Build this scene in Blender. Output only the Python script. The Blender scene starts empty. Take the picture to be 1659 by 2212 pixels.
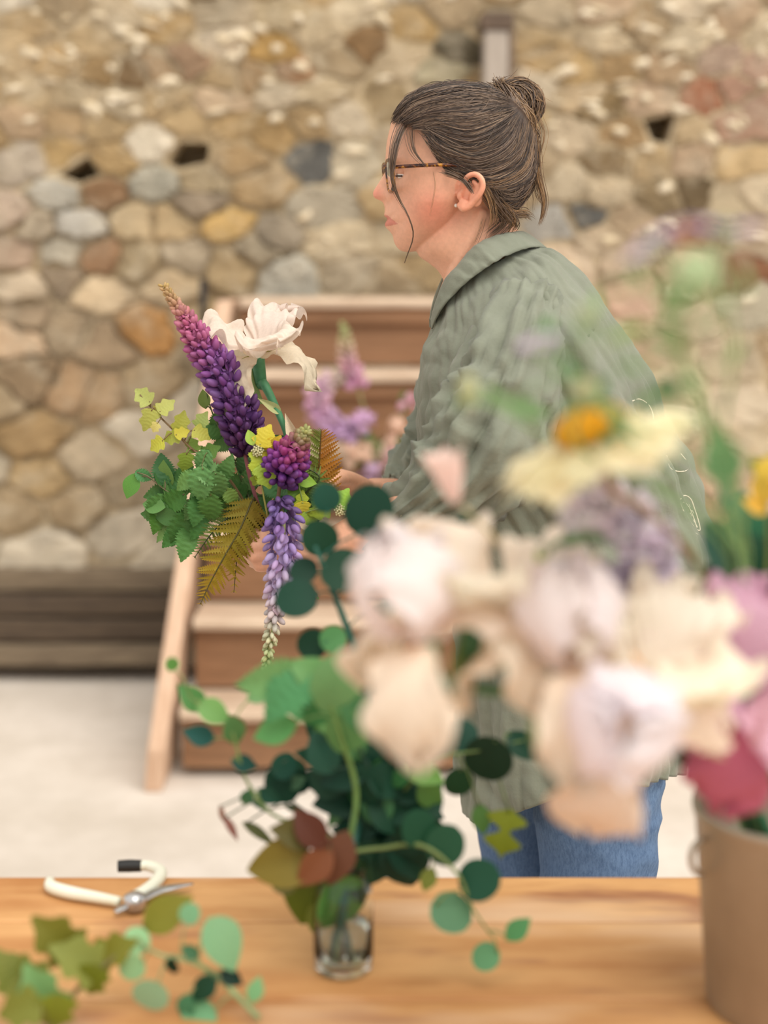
import bpy, math, random
import numpy as np
from mathutils import Vector, Matrix, noise
from mathutils.bvhtree import BVHTree

random.seed(7)
RNG = np.random.default_rng(7)
SC = bpy.context.scene
COL = SC.collection

# ------------------------------------------------------------------ camera
CAM = np.array([0.0, 0.0, 1.40])
FPX, CX, CY = 3072.0, 829.5, 1106.0
PITCH = math.atan(506.0 / FPX)
cam_d = bpy.data.cameras.new('camera')
cam = bpy.data.objects.new('camera', cam_d)
COL.objects.link(cam)
cam.location = CAM
cam.rotation_euler = (math.pi / 2 - PITCH, 0, 0)
cam_d.sensor_fit = 'VERTICAL'
cam_d.sensor_height = 36.0
cam_d.sensor_width = 27.0
cam_d.lens = FPX / 2212.0 * 36.0
cam_d.clip_start = 0.02
cam_d.dof.use_dof = True
cam_d.dof.focus_distance = 1.875
cam_d.dof.aperture_fstop = 1.9
SC.camera = cam

# ------------------------------------------------------------------ light
w = bpy.data.worlds.new('overcast_sky')
SC.world = w
w.use_nodes = True
w.node_tree.nodes['Background'].inputs[0].default_value = (1.0, 0.97, 0.93, 1)
w.node_tree.nodes['Background'].inputs[1].default_value = 0.85
sun_d = bpy.data.lights.new('sun_offscreen', 'SUN')
sun_d.energy = 2.6
sun_d.angle = math.radians(55)
sun_d.color = (1.0, 0.95, 0.87)
sun = bpy.data.objects.new('sun_offscreen', sun_d)
COL.objects.link(sun)
sun.location = (2, 0, 5)
sun.rotation_euler = Vector((-0.45, 0.62, -1.0)).to_track_quat('-Z', 'Y').to_euler()
SC.view_settings.view_transform = 'Standard'
SC.view_settings.look = 'None'
SC.view_settings.gamma = 1.0
SC.view_settings.use_curve_mapping = False
SC.view_settings.exposure = 0.22

# ------------------------------------------------------------------ helpers
CP, SP = math.cos(PITCH), math.sin(PITCH)

def ray(px, py):
    xc = (px - CX) / FPX
    yc = -(py - CY) / FPX
    return np.array([xc, CP + SP * yc, -SP + CP * yc])

def at(px, py, Y):
    """world point that the pixel sees at distance Y from the camera wall"""
    d = ray(px, py)
    return CAM + d * (Y / d[1])

def on_z(px, py, z):
    d = ray(px, py)
    return CAM + d * ((z - CAM[2]) / d[2])

def depth(p):
    return (p[1] - CAM[1]) * CP - (p[2] - CAM[2]) * SP

def m_per_px(p):
    return depth(p) / FPX

def lin(c):
    r = []
    for v in c[:3]:
        v = v / 255.0
        r.append(v / 12.92 if v <= 0.04045 else ((v + 0.055) / 1.055) ** 2.4)
    return tuple(r)

def nrm(v):
    v = np.asarray(v, float)
    return v / (np.linalg.norm(v) + 1e-12)

def catmull(pts, n):
    P = np.asarray(pts, float)
    if len(P) == 2:
        t = np.linspace(0, 1, n)[:, None]
        return P[0] * (1 - t) + P[1] * t
    P = np.vstack([2 * P[0] - P[1], P, 2 * P[-1] - P[-2]])
    m = len(P) - 3
    out = []
    for t in np.linspace(0, m - 1e-6, n):
        i = int(t)
        f = t - i
        a, b, c, d = P[i], P[i + 1], P[i + 2], P[i + 3]
        out.append(0.5 * ((2 * b) + (c - a) * f + (2 * a - 5 * b + 4 * c - d) * f * f + (3 * b - a - 3 * c + d) * f ** 3))
    return np.array(out)

class MB:
    def __init__(s):
        s.v = []
        s.f = []
        s.n = 0
        s.c = []
    def add(s, v, f, col=None):
        v = np.asarray(v, float)
        s.v.append(v)
        s.f.extend([tuple(i + s.n for i in q) for q in f])
        s.n += len(v)
        if col is not None:
            s.c.append(np.tile(np.asarray(col, float), (len(v), 1)))
    def mesh(s, name, smooth=True):
        m = bpy.data.meshes.new(name)
        V = np.vstack(s.v)
        m.from_pydata(V.tolist(), [], s.f)
        if smooth:
            m.shade_smooth()
        if s.c:
            set_col(m, np.vstack(s.c))
        m.update()
        return m

def set_col(m, C):
    a = m.color_attributes.new('Col', 'FLOAT_COLOR', 'POINT')
    A = np.ones((len(C), 4))
    A[:, :3] = C
    a.data.foreach_set('color', A.ravel())

def tube(path, rad, sides=6, caps=True, flat=1.0, up=None):
    P = np.asarray(path, float)
    n = len(P)
    R = np.full(n, rad) if np.isscalar(rad) else np.interp(np.linspace(0, 1, n), np.linspace(0, 1, len(rad)), rad)
    T = np.gradient(P, axis=0)
    T /= np.linalg.norm(T, axis=1)[:, None] + 1e-12
    a = np.array([0, 0, 1.0]) if up is None else np.asarray(up, float)
    if abs(T[0] @ a) > 0.95:
        a = np.array([1.0, 0, 0])
    N = nrm(a - T[0] * (a @ T[0]))
    V = []
    ang = np.linspace(0, 2 * math.pi, sides, endpoint=False)
    for i in range(n):
        N = nrm(N - T[i] * (N @ T[i]))
        B = np.cross(T[i], N)
        V.append(P[i] + R[i] * (np.cos(ang)[:, None] * N * flat + np.sin(ang)[:, None] * B))
    V = np.vstack(V)
    F = []
    for i in range(n - 1):
        for j in range(sides):
            k = (j + 1) % sides
            F.append((i * sides + j, i * sides + k, (i + 1) * sides + k, (i + 1) * sides + j))
    if caps:
        F.append(tuple(range(sides))[::-1])
        F.append(tuple((n - 1) * sides + j for j in range(sides)))
    return V, F

def capsule(pts, rad, n=14, sides=14):
    """tapered round ended limb through the points"""
    P = catmull(pts, n)
    R = np.interp(np.linspace(0, 1, n), np.linspace(0, 1, len(rad)), rad)
    t0 = nrm(P[0] - P[1]); t1 = nrm(P[-1] - P[-2])
    hs = [0.98, 0.8, 0.5, 0.2]
    A = [P[0] + t0 * R[0] * h for h in hs]; AR = [R[0] * math.sqrt(1 - h * h) for h in hs]
    B = [P[-1] + t1 * R[-1] * h for h in hs[::-1]]; BR = [R[-1] * math.sqrt(1 - h * h) for h in hs[::-1]]
    PP = np.vstack([A, P, B])
    RR = np.concatenate([AR, R, BR])
    V, F = tube(PP, 1.0, sides)
    m = len(PP)
    V = V.reshape(m, sides, 3)
    V = PP[:, None, :] + (V - PP[:, None, :]) * RR[:, None, None]
    return V.reshape(-1, 3), F

def ellipsoid(c, r, nu=16, nv=10, M=None):
    V = []
    F = []
    for i in range(nv + 1):
        th = math.pi * i / nv
        for j in range(nu):
            ph = 2 * math.pi * j / nu
            V.append((math.sin(th) * math.cos(ph) * r[0], math.sin(th) * math.sin(ph) * r[1], math.cos(th) * r[2]))
    V = np.array(V)
    if M is not None:
        V = V @ np.asarray(M).T
    V = V + np.asarray(c)
    for i in range(nv):
        for j in range(nu):
            k = (j + 1) % nu
            F.append((i * nu + j, (i + 1) * nu + j, (i + 1) * nu + k, i * nu + k))
    return V, F

def loft(rings, caps=True):
    n = len(rings[0])
    V = np.vstack(rings)
    F = []
    for i in range(len(rings) - 1):
        for j in range(n):
            k = (j + 1) % n
            F.append((i * n + j, i * n + k, (i + 1) * n + k, (i + 1) * n + j))
    if caps:
        F.append(tuple(range(n))[::-1])
        F.append(tuple((len(rings) - 1) * n + j for j in range(n)))
    return V, F

def lathe(prof, sides=48, c=(0, 0, 0)):
    V = []
    for r, z in prof:
        for j in range(sides):
            a = 2 * math.pi * j / sides
            V.append((c[0] + r * math.cos(a), c[1] + r * math.sin(a), c[2] + z))
    F = []
    for i in range(len(prof) - 1):
        for j in range(sides):
            k = (j + 1) % sides
            F.append((i * sides + j, i * sides + k, (i + 1) * sides + k, (i + 1) * sides + j))
    return np.array(V), F

def box(lo, hi, jit=0.0):
    x0, y0, z0 = lo; x1, y1, z1 = hi
    V = np.array([(x, y, z) for z in (z0, z1) for y in (y0, y1) for x in (x0, x1)], float)
    if jit:
        V += RNG.uniform(-jit, jit, V.shape)
    F = [(0, 2, 3, 1), (4, 5, 7, 6), (0, 1, 5, 4), (2, 6, 7, 3), (0, 4, 6, 2), (1, 3, 7, 5)]
    return V, F

WM = {}

def put(name, mesh, mat, parent=None, M=None, color=None):
    """link a mesh object; M is its world matrix"""
    o = bpy.data.objects.new(name, mesh)
    COL.objects.link(o)
    if mat is not None and len(mesh.materials) == 0:
        mesh.materials.append(mat)
    M = M or Matrix.Identity(4)
    if parent is not None:
        o.parent = parent
        o.matrix_parent_inverse = WM[parent.name].inverted()
    o.matrix_basis = M
    WM[o.name] = M
    if color is not None:
        o.color = (*lin(color), 1)
    return o

def thing(name, label, cat, loc, group=None):
    o = bpy.data.objects.new(name, None)
    COL.objects.link(o)
    o.empty_display_size = 0.05
    o.location = loc
    WM[o.name] = Matrix.Translation(Vector(loc))
    tag(o, label, cat, group)
    return o

def tag(o, label, cat, group=None, kind=None):
    o['label'] = label
    o['category'] = cat
    if group:
        o['group'] = group
    if kind:
        o['kind'] = kind
    return o

def frame(pos, d, n, s=1.0):
    x = nrm(d)
    z = np.asarray(n, float)
    z = nrm(z - x * (z @ x))
    y = np.cross(z, x)
    M = Matrix(((x[0] * s, y[0] * s, z[0] * s, pos[0]), (x[1] * s, y[1] * s, z[1] * s, pos[1]),
                (x[2] * s, y[2] * s, z[2] * s, pos[2]), (0, 0, 0, 1)))
    return M

def bevel_mod(o, wdt, seg=2):
    m = o.modifiers.new('bevel', 'BEVEL')
    m.width = wdt
    m.segments = seg
    m.limit_method = 'ANGLE'
    return o

# ------------------------------------------------------------------ materials
def newmat(name):
    m = bpy.data.materials.new(name)
    m.use_nodes = True
    nt = m.node_tree
    return m, nt, nt.nodes['Principled BSDF']

def N(nt, t, **kw):
    n = nt.nodes.new(t)
    for k, v in kw.items():
        if k.startswith('i_'):
            key = k[2:]
            n.inputs[int(key) if key.isdigit() else key.replace('_', ' ')].default_value = v
        else:
            setattr(n, k, v)
    return n

def mix(nt, fac, a, b, mode='MIX'):
    n = nt.nodes.new('ShaderNodeMix')
    n.data_type = 'RGBA'
    n.blend_type = mode
    for sock, val in ((n.inputs[0], fac), (n.inputs[6], a), (n.inputs[7], b)):
        if hasattr(val, 'links'):
            nt.links.new(val, sock)
        elif isinstance(val, (int, float)):
            sock.default_value = val
        else:
            sock.default_value = (*val, 1) if len(val) == 3 else val
    return n.outputs[2]

def nz(nt, scale, detail=4, rough=0.6, coord='Object', stretch=None):
    tc = N(nt, 'ShaderNodeTexCoord')
    out = tc.outputs[coord]
    if stretch:
        mp = N(nt, 'ShaderNodeMapping')
        mp.inputs['Scale'].default_value = stretch
        nt.links.new(out, mp.inputs[0])
        out = mp.outputs[0]
    n = N(nt, 'ShaderNodeTexNoise')
    n.inputs['Scale'].default_value = scale
    n.inputs['Detail'].default_value = detail
    n.inputs['Roughness'].default_value = rough
    nt.links.new(out, n.inputs['Vector'])
    return n.outputs['Fac']

def ramp(nt, fac, stops):
    r = N(nt, 'ShaderNodeValToRGB')
    e = r.color_ramp.elements
    while len(e) < len(stops):
        e.new(0.5)
    for k, (p, c) in enumerate(stops):
        e[k].position = p
        e[k].color = (*c, 1) if len(c) == 3 else c
    nt.links.new(fac, r.inputs[0])
    return r.outputs[0]

def bump(nt, bsdf, h, strength, dist=0.01):
    b = N(nt, 'ShaderNodeBump')
    b.inputs['Strength'].default_value = strength
    b.inputs['Distance'].default_value = dist
    nt.links.new(h, b.inputs['Height'])
    nt.links.new(b.outputs[0], bsdf.inputs['Normal'])

def simple(name, c1, c2=None, scale=20, rough=0.6, bmp=0.0, stretch=None, metal=0.0, detail=4, lo=0.3, hi=0.7, dist=0.01):
    m, nt, b = newmat(name)
    c2 = c2 or c1
    f = nz(nt, scale, detail, stretch=stretch)
    nt.links.new(ramp(nt, f, [(lo, lin(c1)), (hi, lin(c2))]), b.inputs['Base Color'])
    b.inputs['Roughness'].default_value = rough
    b.inputs['Metallic'].default_value = metal
    if bmp:
        bump(nt, b, f, bmp, dist)
    return m

def objcol(name, rough=0.5, var=0.25, scale=30, transl=0.0, bmp=0.0, tint=(1, 1, 1), spec=0.5, dist=0.005, sheen=0):
    """material whose hue is the object's own colour, varied by noise"""
    m, nt, b = newmat(name)
    oi = N(nt, 'ShaderNodeObjectInfo')
    f = nz(nt, scale, 5)
    dark = mix(nt, 1.0, oi.outputs['Color'], (1 - var, 1 - var, 1 - var), 'MULTIPLY')
    lite = mix(nt, 1.0, oi.outputs['Color'], tuple(t * (1 + var * 0.6) for t in tint), 'MULTIPLY')
    fr = ramp(nt, f, [(0.3, (0, 0, 0)), (0.7, (1, 1, 1))])
    c = mix(nt, fr, dark, lite)
    nt.links.new(c, b.inputs['Base Color'])
    b.inputs['Roughness'].default_value = rough
    b.inputs['Specular IOR Level'].default_value = spec
    if bmp:
        bump(nt, b, f, bmp, dist)
    if transl:
        t = N(nt, 'ShaderNodeBsdfTranslucent')
        nt.links.new(c, t.inputs[0])
        s = N(nt, 'ShaderNodeMixShader')
        s.inputs[0].default_value = transl
        nt.links.new(b.outputs[0], s.inputs[1])
        nt.links.new(t.outputs[0], s.inputs[2])
        nt.links.new(s.outputs[0], nt.nodes['Material Output'].inputs[0])
    return m

def vcol(name, rough=0.5, var=0.12, scale=60, sss=0.0, spec=0.5, transl=0.0, bmp=0.0):
    m, nt, b = newmat(name)
    a = N(nt, 'ShaderNodeAttribute', attribute_name='Col')
    f = nz(nt, scale, 4)
    c = mix(nt, ramp(nt, f, [(0.35, (0, 0, 0)), (0.65, (1, 1, 1))]),
            mix(nt, 1.0, a.outputs[0], (1 - var,) * 3, 'MULTIPLY'), mix(nt, 1.0, a.outputs[0], (1 + var,) * 3, 'MULTIPLY'))
    nt.links.new(c, b.inputs['Base Color'])
    b.inputs['Roughness'].default_value = rough
    b.inputs['Specular IOR Level'].default_value = spec
    if sss:
        b.inputs['Subsurface Weight'].default_value = sss
        b.inputs['Subsurface Radius'].default_value = (1.0, 0.35, 0.2)
        b.inputs['Subsurface Scale'].default_value = 0.006
    if bmp:
        bump(nt, b, f, bmp, 0.001)
    return m

MAT = {}
def stone_mat():
    m = objcol('rough_stone', 0.92, 0.30, 9, bmp=0.0, spec=0.15)
    nt = m.node_tree; b = nt.nodes['Principled BSDF']
    src = b.inputs['Base Color'].links[0].from_socket
    s1 = nz(nt, 6.5, 6, 0.68); s2 = nz(nt, 45, 6, 0.75); s3 = nz(nt, 24, 5, 0.7)
    # lime residue and grime with shapes of their own
    c = mix(nt, ramp(nt, s1, [(0.50, (0, 0, 0)), (0.66, (0.8, 0.8, 0.8))]), src, mix(nt, 0.5, src, lin((230, 216, 190))))
    c = mix(nt, ramp(nt, s3, [(0.34, (0.4, 0.4, 0.4)), (0.46, (0, 0, 0))]), c, mix(nt, 1.0, c, (0.55, 0.5, 0.44), 'MULTIPLY'))
    nt.links.new(c, b.inputs['Base Color'])
    bump(nt, b, s2, 0.9, 0.02)
    return m
MAT['stone'] = stone_mat()
MAT['leaf'] = objcol('green_leaf', 0.5, 0.22, 60, transl=0.25, bmp=0.15, dist=0.002, spec=0.3, tint=(1.12, 1.04, 0.82))
MAT['petal'] = objcol('soft_petal', 0.6, 0.07, 40, transl=0.35, spec=0.25)
MAT['floret'] = objcol('lupin_floret', 0.55, 0.3, 90, transl=0.2, spec=0.3)
MAT['stem'] = objcol('plant_stem', 0.5, 0.2, 60)
MAT['twine'] = objcol('plain_part', 0.6, 0.15, 50)
# ================================================================== SETTING
YW = 4.95
# ---- floor
m, nt, b = newmat('pale_concrete')
f1 = nz(nt, 1.3, 5, 0.6)
f2 = nz(nt, 14, 6, 0.7)
c = ramp(nt, f1, [(0.32, lin((196, 186, 173))), (0.62, lin((222, 213, 203)))])
c = mix(nt, ramp(nt, f2, [(0.35, (0.25, 0.25, 0.25)), (0.6, (0, 0, 0))]), c, lin((178, 168, 154)))
nt.links.new(c, b.inputs['Base Color'])
b.inputs['Roughness'].default_value = 0.85
bump(nt, b, f2, 0.15, 0.01)
mb = MB(); mb.add(*box((-4.5, -2.5, -0.12), (4.5, YW + 0.3, 0.0)))
o = put('floor', mb.mesh('floor', False), m)
tag(o, 'pale grey concrete floor with faint stains', 'floor', kind='structure')

# ---- wall: mortar body, stones as children
m, nt, b = newmat('lime_mortar')
f1 = nz(nt, 3.0, 4)
f2 = nz(nt, 28, 6, 0.7)
c = ramp(nt, f1, [(0.3, lin((188, 164, 126))), (0.65, lin((222, 204, 172)))])
f3 = nz(nt, 17, 5, 0.7)
c = mix(nt, ramp(nt, f3, [(0.3, (0.4, 0.4, 0.4)), (0.5, (0, 0, 0))]), c, lin((140, 116, 84)))
nt.links.new(c, b.inputs['Base Color'])
b.inputs['Roughness'].default_value = 0.95
bump(nt, b, f2, 0.8, 0.03)
mb = MB(); mb.add(*box((-4.5, YW, 0.045), (4.5, YW + 0.3, 4.2)))
wall = put('wall_back', mb.mesh('wall_back', False), m)
tag(wall, 'old rubble stone wall of tan, ochre and grey stones in pale mortar', 'wall', kind='structure')
mb = MB(); mb.add(*box((-4.5, YW + 0.22, 0.0), (4.5, YW + 0.3, 0.044)))
put('footing', mb.mesh('footing', False), m, wall)

def pxw(px, py):
    p = at(px, py, YW - 0.03)
    return p[0], p[2]

SEED = [  # px, py, colour of single stones told apart in the photo
 (20,470,(196,172,150)),(68,492,(190,172,146)),(165,485,(196,190,178)),(300,475,(208,182,140)),(362,478,(204,176,132)),(490,485,(212,172,104)),(597,512,(160,146,126)),
 (128,420,(192,186,172)),(215,415,(164,124,88)),(335,395,(180,174,156)),(430,390,(182,160,124)),(560,402,(176,146,104)),(425,438,(160,142,120)),(690,455,(180,168,146)),
 (690,345,(104,104,102)),(755,350,(186,172,146)),(130,335,(190,156,102)),(245,345,(180,148,100)),(512,345,(180,148,104)),(402,335,None),(172,366,None),(50,345,(188,172,152)),
 (400,262,(194,164,118)),(500,268,(186,154,106)),(222,262,(178,150,108)),(585,285,(180,146,96)),(668,258,(164,136,96)),(40,265,(186,156,122)),(140,258,(176,146,106)),(742,250,(204,186,158)),
 (350,218,(190,162,120)),(478,222,(206,178,144)),(602,196,(210,190,160)),(60,205,(190,164,124)),(165,205,(196,172,134)),(250,225,(190,170,138)),(700,200,(196,174,138)),(540,165,(176,140,96)),
 (290,160,(140,112,78)),(340,155,(166,134,98)),(410,130,(172,138,108)),(585,110,(186,146,84)),(480,165,(176,148,108)),(630,155,(178,130,90)),(120,130,(190,158,112)),(30,110,(196,168,126)),(200,90,(190,162,120)),
 (690,60,(200,178,142)),(790,90,(150,116,78)),(360,50,(188,154,104)),(480,90,(216,196,168)),(60,45,(190,160,116)),(250,30,(206,184,150)),(620,30,(200,176,136)),(760,20,(210,190,156)),(900,60,(196,160,104)),(880,120,(206,182,146)),
 (30,542,(186,158,134)),(130,545,(192,182,162)),(212,560,(176,134,98)),(300,572,(178,156,120)),(400,560,(172,154,128)),(502,575,(178,152,112)),(625,595,(190,184,168)),(745,592,(182,164,136)),(720,532,(204,184,150)),(560,540,(176,160,134)),
 (50,620,(168,150,126)),(215,632,(180,158,126)),(130,600,(160,140,116)),(365,612,(166,144,112)),(310,710,(150,108,62)),(35,732,(178,150,120)),(130,710,(140,122,98)),(60,690,(146,126,102)),(230,740,(132,112,88)),(160,840,(146,118,88)),(210,850,(138,112,82)),(60,820,(124,104,80)),
 (830,225,(170,146,108)),(1070,60,(170,150,120)),(990,100,(104,94,74)),(960,150,(176,164,132)),(1180,20,(206,184,150)),(1190,130,(196,164,116)),(1250,150,(190,158,108)),(1340,140,(184,150,104)),(1400,60,(170,140,100)),(1450,150,(176,146,112)),(1290,230,(150,124,84)),(1380,50,(176,142,98)),
 (1530,205,(176,108,76)),(1590,190,(186,142,118)),(1640,150,(190,152,130)),(1600,265,(180,140,116)),(1640,230,(188,148,126)),(1560,130,(196,166,144)),(1480,280,(186,160,122)),(1440,275,None),(1350,295,(178,144,100)),(1240,290,(204,182,150)),(1260,210,(200,174,136)),
 (1320,345,(136,110,74)),(1410,350,(186,158,116)),(1230,400,(208,188,156)),(1300,420,(206,184,150)),(1265,465,(112,112,110)),(1205,480,(176,172,164)),(1370,480,(190,164,132)),(1440,430,(150,128,94)),(1490,420,(124,104,76)),(1600,350,(210,178,128)),(1580,440,(196,176,142)),(1640,420,(214,192,158)),
 (1500,510,(170,120,92)),(1590,590,(150,100,72)),(1640,520,(200,176,146)),(1400,640,(214,176,150)),(1350,560,(206,180,150)),(1300,520,(210,186,154)),(1620,660,(196,186,160)),(1500,700,(206,184,154)),(1430,760,(200,172,140)),(1580,780,(204,184,152)),
]
random.seed(11)
seeds = []
for px, py, cc in SEED:
    x, z = pxw(px, py)
    if cc and px < 900 and py > 600:      # same stone as higher up; the photo only shows it in less light
        cc = tuple(min(235, v * 1.25) for v in cc)
    seeds.append((x, z, cc, 0))

def pal(px, py):
    j = lambda c, k: tuple(max(20, min(245, v + k)) for v in c)
    k = random.uniform(-14, 12)
    if px > 1150:
        return j(random.choice([(214, 192, 156), (204, 174, 132), (220, 200, 170), (198, 168, 136), (208, 182, 152)]), k)
    return j(random.choice([(192, 162, 116), (180, 148, 104), (204, 184, 150), (186, 166, 136), (176, 152, 118), (214, 200, 176)]), k)

def try_add(x, z, dmin):
    for s in seeds:
        dx = (s[0] - x) / 1.5
        dz = s[1] - z
        if dx * dx + dz * dz < dmin * dmin:
            return
    p = np.array([x, YW, z])
    d = depth(p)
    px = CX + FPX * x / d
    yc = ((p[1]) * SP + (z - CAM[2]) * CP) / d
    py = CY - FPX * yc
    seeds.append((x, z, pal(px, py), 1))

for k in range(2600):
    x = random.uniform(-1.75, 1.75); z = random.uniform(0.42, 2.75)
    try_add(x, z, 0.108 if z < 1.75 else 0.082)
for k in range(2400):
    x = random.uniform(-4.3, 4.3); z = random.uniform(0.42, 4.0)
    if abs(x) > 1.6 or z > 2.6:
        try_add(x, z, 0.115)
ST = np.array([(s[0] / 1.5, s[1]) for s in seeds])

def cell(i):
    c = ST[i]
    d2 = ((ST - c) ** 2).sum(1)
    idx = np.argsort(d2)[1:22]
    R = 0.12
    poly = [c + np.array(p) for p in ((-R, -R), (R, -R), (R, R), (-R, R))]
    for j in idx:
        n = ST[j] - c
        mid = (ST[j] + c) / 2
        out = []
        for a in range(len(poly)):
            p, q = poly[a], poly[(a + 1) % len(poly)]
            sp, sq = (p - mid) @ n, (q - mid) @ n
            if sp <= 0:
                out.append(p)
            if sp * sq < 0:
                out.append(p + (q - p) * (sp / (sp - sq)))
        poly = out
        if len(poly) < 3:
            return None
    P = np.array(poly)
    P[:, 0] *= 1.5
    return P

def stone_geo(P, rnd):
    c = P.mean(0)
    # drop tiny edges
    Q = [P[k] for k in range(len(P)) if np.linalg.norm(P[k] - P[k - 1]) > 0.022]
    if len(Q) < 3:
        Q = list(P)
    P = np.array(Q)
    gap = rnd.uniform(0.003, 0.011)
    d = np.linalg.norm(P - c, axis=1)[:, None]
    P = c + (P - c) * np.clip(1 - gap / d, 0.5, 1)
    ck = []
    for k in range(len(P)):
        a, q = P[k], P[(k + 1) % len(P)]
        pr = (a - q)[::-1] * np.array([1, -1])
        ck += [a * 0.88 + q * 0.12, a * 0.62 + q * 0.38 + pr * rnd.uniform(-.09, .07), a * 0.32 + q * 0.68 + pr * rnd.uniform(-.09, .07), a * 0.12 + q * 0.88]
    P = np.array(ck) + RNG.uniform(-0.006, 0.006, (len(ck), 2))
    h = rnd.uniform(0.02, 0.045) if (c[0] < -0.2 and c[1] < 1.75) else rnd.uniform(0.006, 0.022)
    tilt = np.array([rnd.uniform(-0.08, 0.08), rnd.uniform(-0.1, 0.1)])
    n = len(P)
    def ring(s, y, jit):
        q = c + (P - c) * s
        yy = YW - y + (q - c) @ tilt + RNG.uniform(-jit, jit, n)
        return np.column_stack([q[:, 0], yy, q[:, 1]])
    rings = [ring(1.04, -0.03, 0), ring(1.0, h * 0.55, 0.003), ring(0.84, h, 0.006)]
    V = np.vstack(rings + [np.array([[c[0], YW - h * 1.05, c[1]]])])
    F = []
    for r in range(2):
        for j in range(n):
            k = (j + 1) % n
            F.append((r * n + j, r * n + k, (r + 1) * n + k, (r + 1) * n + j))
    for j in range(n):
        F.append((2 * n + j, 2 * n + (j + 1) % n, 3 * n))
    return V, F

def cut_holes(polys):
    cut = MB()
    for P in polys:
        c = P.mean(0); Q = c + (P - c) * 0.8
        cut.add(*loft([np.column_stack([Q[:, 0], np.full(len(Q), y), Q[:, 1]]) for y in (YW - .05, YW + .24)]))
    cm = cut.mesh('cutter', False)
    import bmesh
    bb = bmesh.new(); bb.from_mesh(cm); bmesh.ops.recalc_face_normals(bb, faces=bb.faces); bb.to_mesh(cm); bb.free()
    co = bpy.data.objects.new('cutter', cm); COL.objects.link(co)
    md = wall.modifiers.new('holes', 'BOOLEAN'); md.operation = 'DIFFERENCE'; md.object = co; md.solver = 'EXACT'
    bm_ = bpy.data.meshes.new_from_object(wall.evaluated_get(bpy.context.evaluated_depsgraph_get()))
    wall.modifiers.clear(); wall.data = bm_; bm_.name = 'wall_back'
    bpy.data.objects.remove(co)
cut_holes([cell(i) for i, s in enumerate(seeds) if s[2] is None])
rest = MB()
cells = []
for i, s in enumerate(seeds):
    P = cell(i) if s[2] is not None else None
    if P is not None and P[:, 1].min() > 0.28:
        e = P.max(0) - P.min(0)
        inview = abs(s[0]) < 1.42 and s[1] < 2.45
        cells.append((0 if inview else 1, -e[0] * e[1], i, P))
cells.sort(key=lambda t: t[:3])
rr = random.Random(5)
for k, (iv, ar, i, P) in enumerate(cells):
    V, F = stone_geo(P, rr)
    if iv == 0 and k < 298:
        mb = MB(); mb.add(V, F)
        me = mb.mesh('stone'); me.shade_flat()
        put('stone', me, MAT['stone'], wall, None, tuple(min(250, 0.86 * v + 0.22 * (sum(seeds[i][2]) / 3 + (10, 2, -12)[z])) for z, v in enumerate(seeds[i][2])))
    else:
        rest.add(V, F, lin(seeds[i][2]))
m_rest = vcol('far_wall_stone', 0.92, 0.22, 30, spec=0.15, bmp=0.0)
nt = m_rest.node_tree; bump(nt, nt.nodes['Principled BSDF'], nz(nt, 45, 6, 0.75), 0.9, 0.02)
o = put('small_stones', rest.mesh('small_stones', False), m_rest, wall)
o['kind'] = 'stuff'
# small white lime chips wedged in the joints, high on the wall
chips = MB()
for k in range(190):
    px, py = random.uniform(-60, 1720), random.gauss(110, 150) if random.random() < .7 else random.uniform(150, 700)
    if (880 < px < 1190 and py > 30) or py > 720 or (px < 620 and py > 260):
        continue
    x, z = pxw(px, py)
    a0 = random.uniform(-.5, .5); wx, wz = random.uniform(.012, .05), random.uniform(.007, .02)
    n = 11; vs = [(x, YW - .027, z)]; 
    for s_, yy in ((.75, .026), (1.0, .008)):
        for q in range(n):
            t = 2 * math.pi * q / n; rr0 = s_ * random.uniform(.6, 1.25)
            ex, ez = wx * math.cos(t) * rr0, wz * math.sin(t) * rr0
            vs.append((x + ex * math.cos(a0) - ez * math.sin(a0), YW - yy + random.uniform(-.004, .004), z + ex * math.sin(a0) + ez * math.cos(a0)))
    fs = [(0, 1 + q, 1 + (q + 1) % n) for q in range(n)] + [(1 + q, 1 + n + q, 1 + n + (q + 1) % n, 1 + (q + 1) % n) for q in range(n)]
    chips.add(vs, fs)
o = put('lime_chips', chips.mesh('lime_chips'), simple('white_lime', (236, 224, 202), (206, 186, 150), 30, 0.95), wall)
o['kind'] = 'stuff'
# dark weathered timbers laid along the foot of the wall, a black gap below
m_sill = simple('grey_old_timber', (92, 78, 62), (134, 118, 96), 6, 0.85, 0.5, stretch=(1.2, 8, 14))
m_dark = simple('dark_old_timber', (62, 50, 40), (96, 80, 62), 6, 0.85, 0.5, stretch=(1.2, 8, 14))
zs = [at(100, y, YW - yo)[2] for y, yo in ((1441, .14), (1392, .14), (1336, .115), (1284, .09), (1225, .065))]
for k in range(4):
    hh = 0.004
    for x0, x1 in ((-4.4, -0.2 + 0.3 * (k % 2)), (-0.19 + 0.3 * (k % 2), 4.4)):
        n = 24
        top = []
        mb = MB()
        rings = []
        y_out = YW - (0.14 - 0.025 * k)
        for t in np.linspace(x0, x1, n):
            j = RNG.uniform(-hh, hh, 4)
            rings.append(np.array([(t, y_out + j[0], zs[k] + 0.004 + j[1]), (t, YW + 0.05, zs[k] + .004), (t, YW + 0.05, zs[k + 1] - 0.004), (t, y_out + j[2], zs[k + 1] - 0.006 + j[3])]))
        mb.add(*loft(rings))
        bevel_mod(put('timber_beam', mb.mesh('timber_beam', False), m_sill if k in (0, 3) else m_dark, wall), 0.008)

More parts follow.
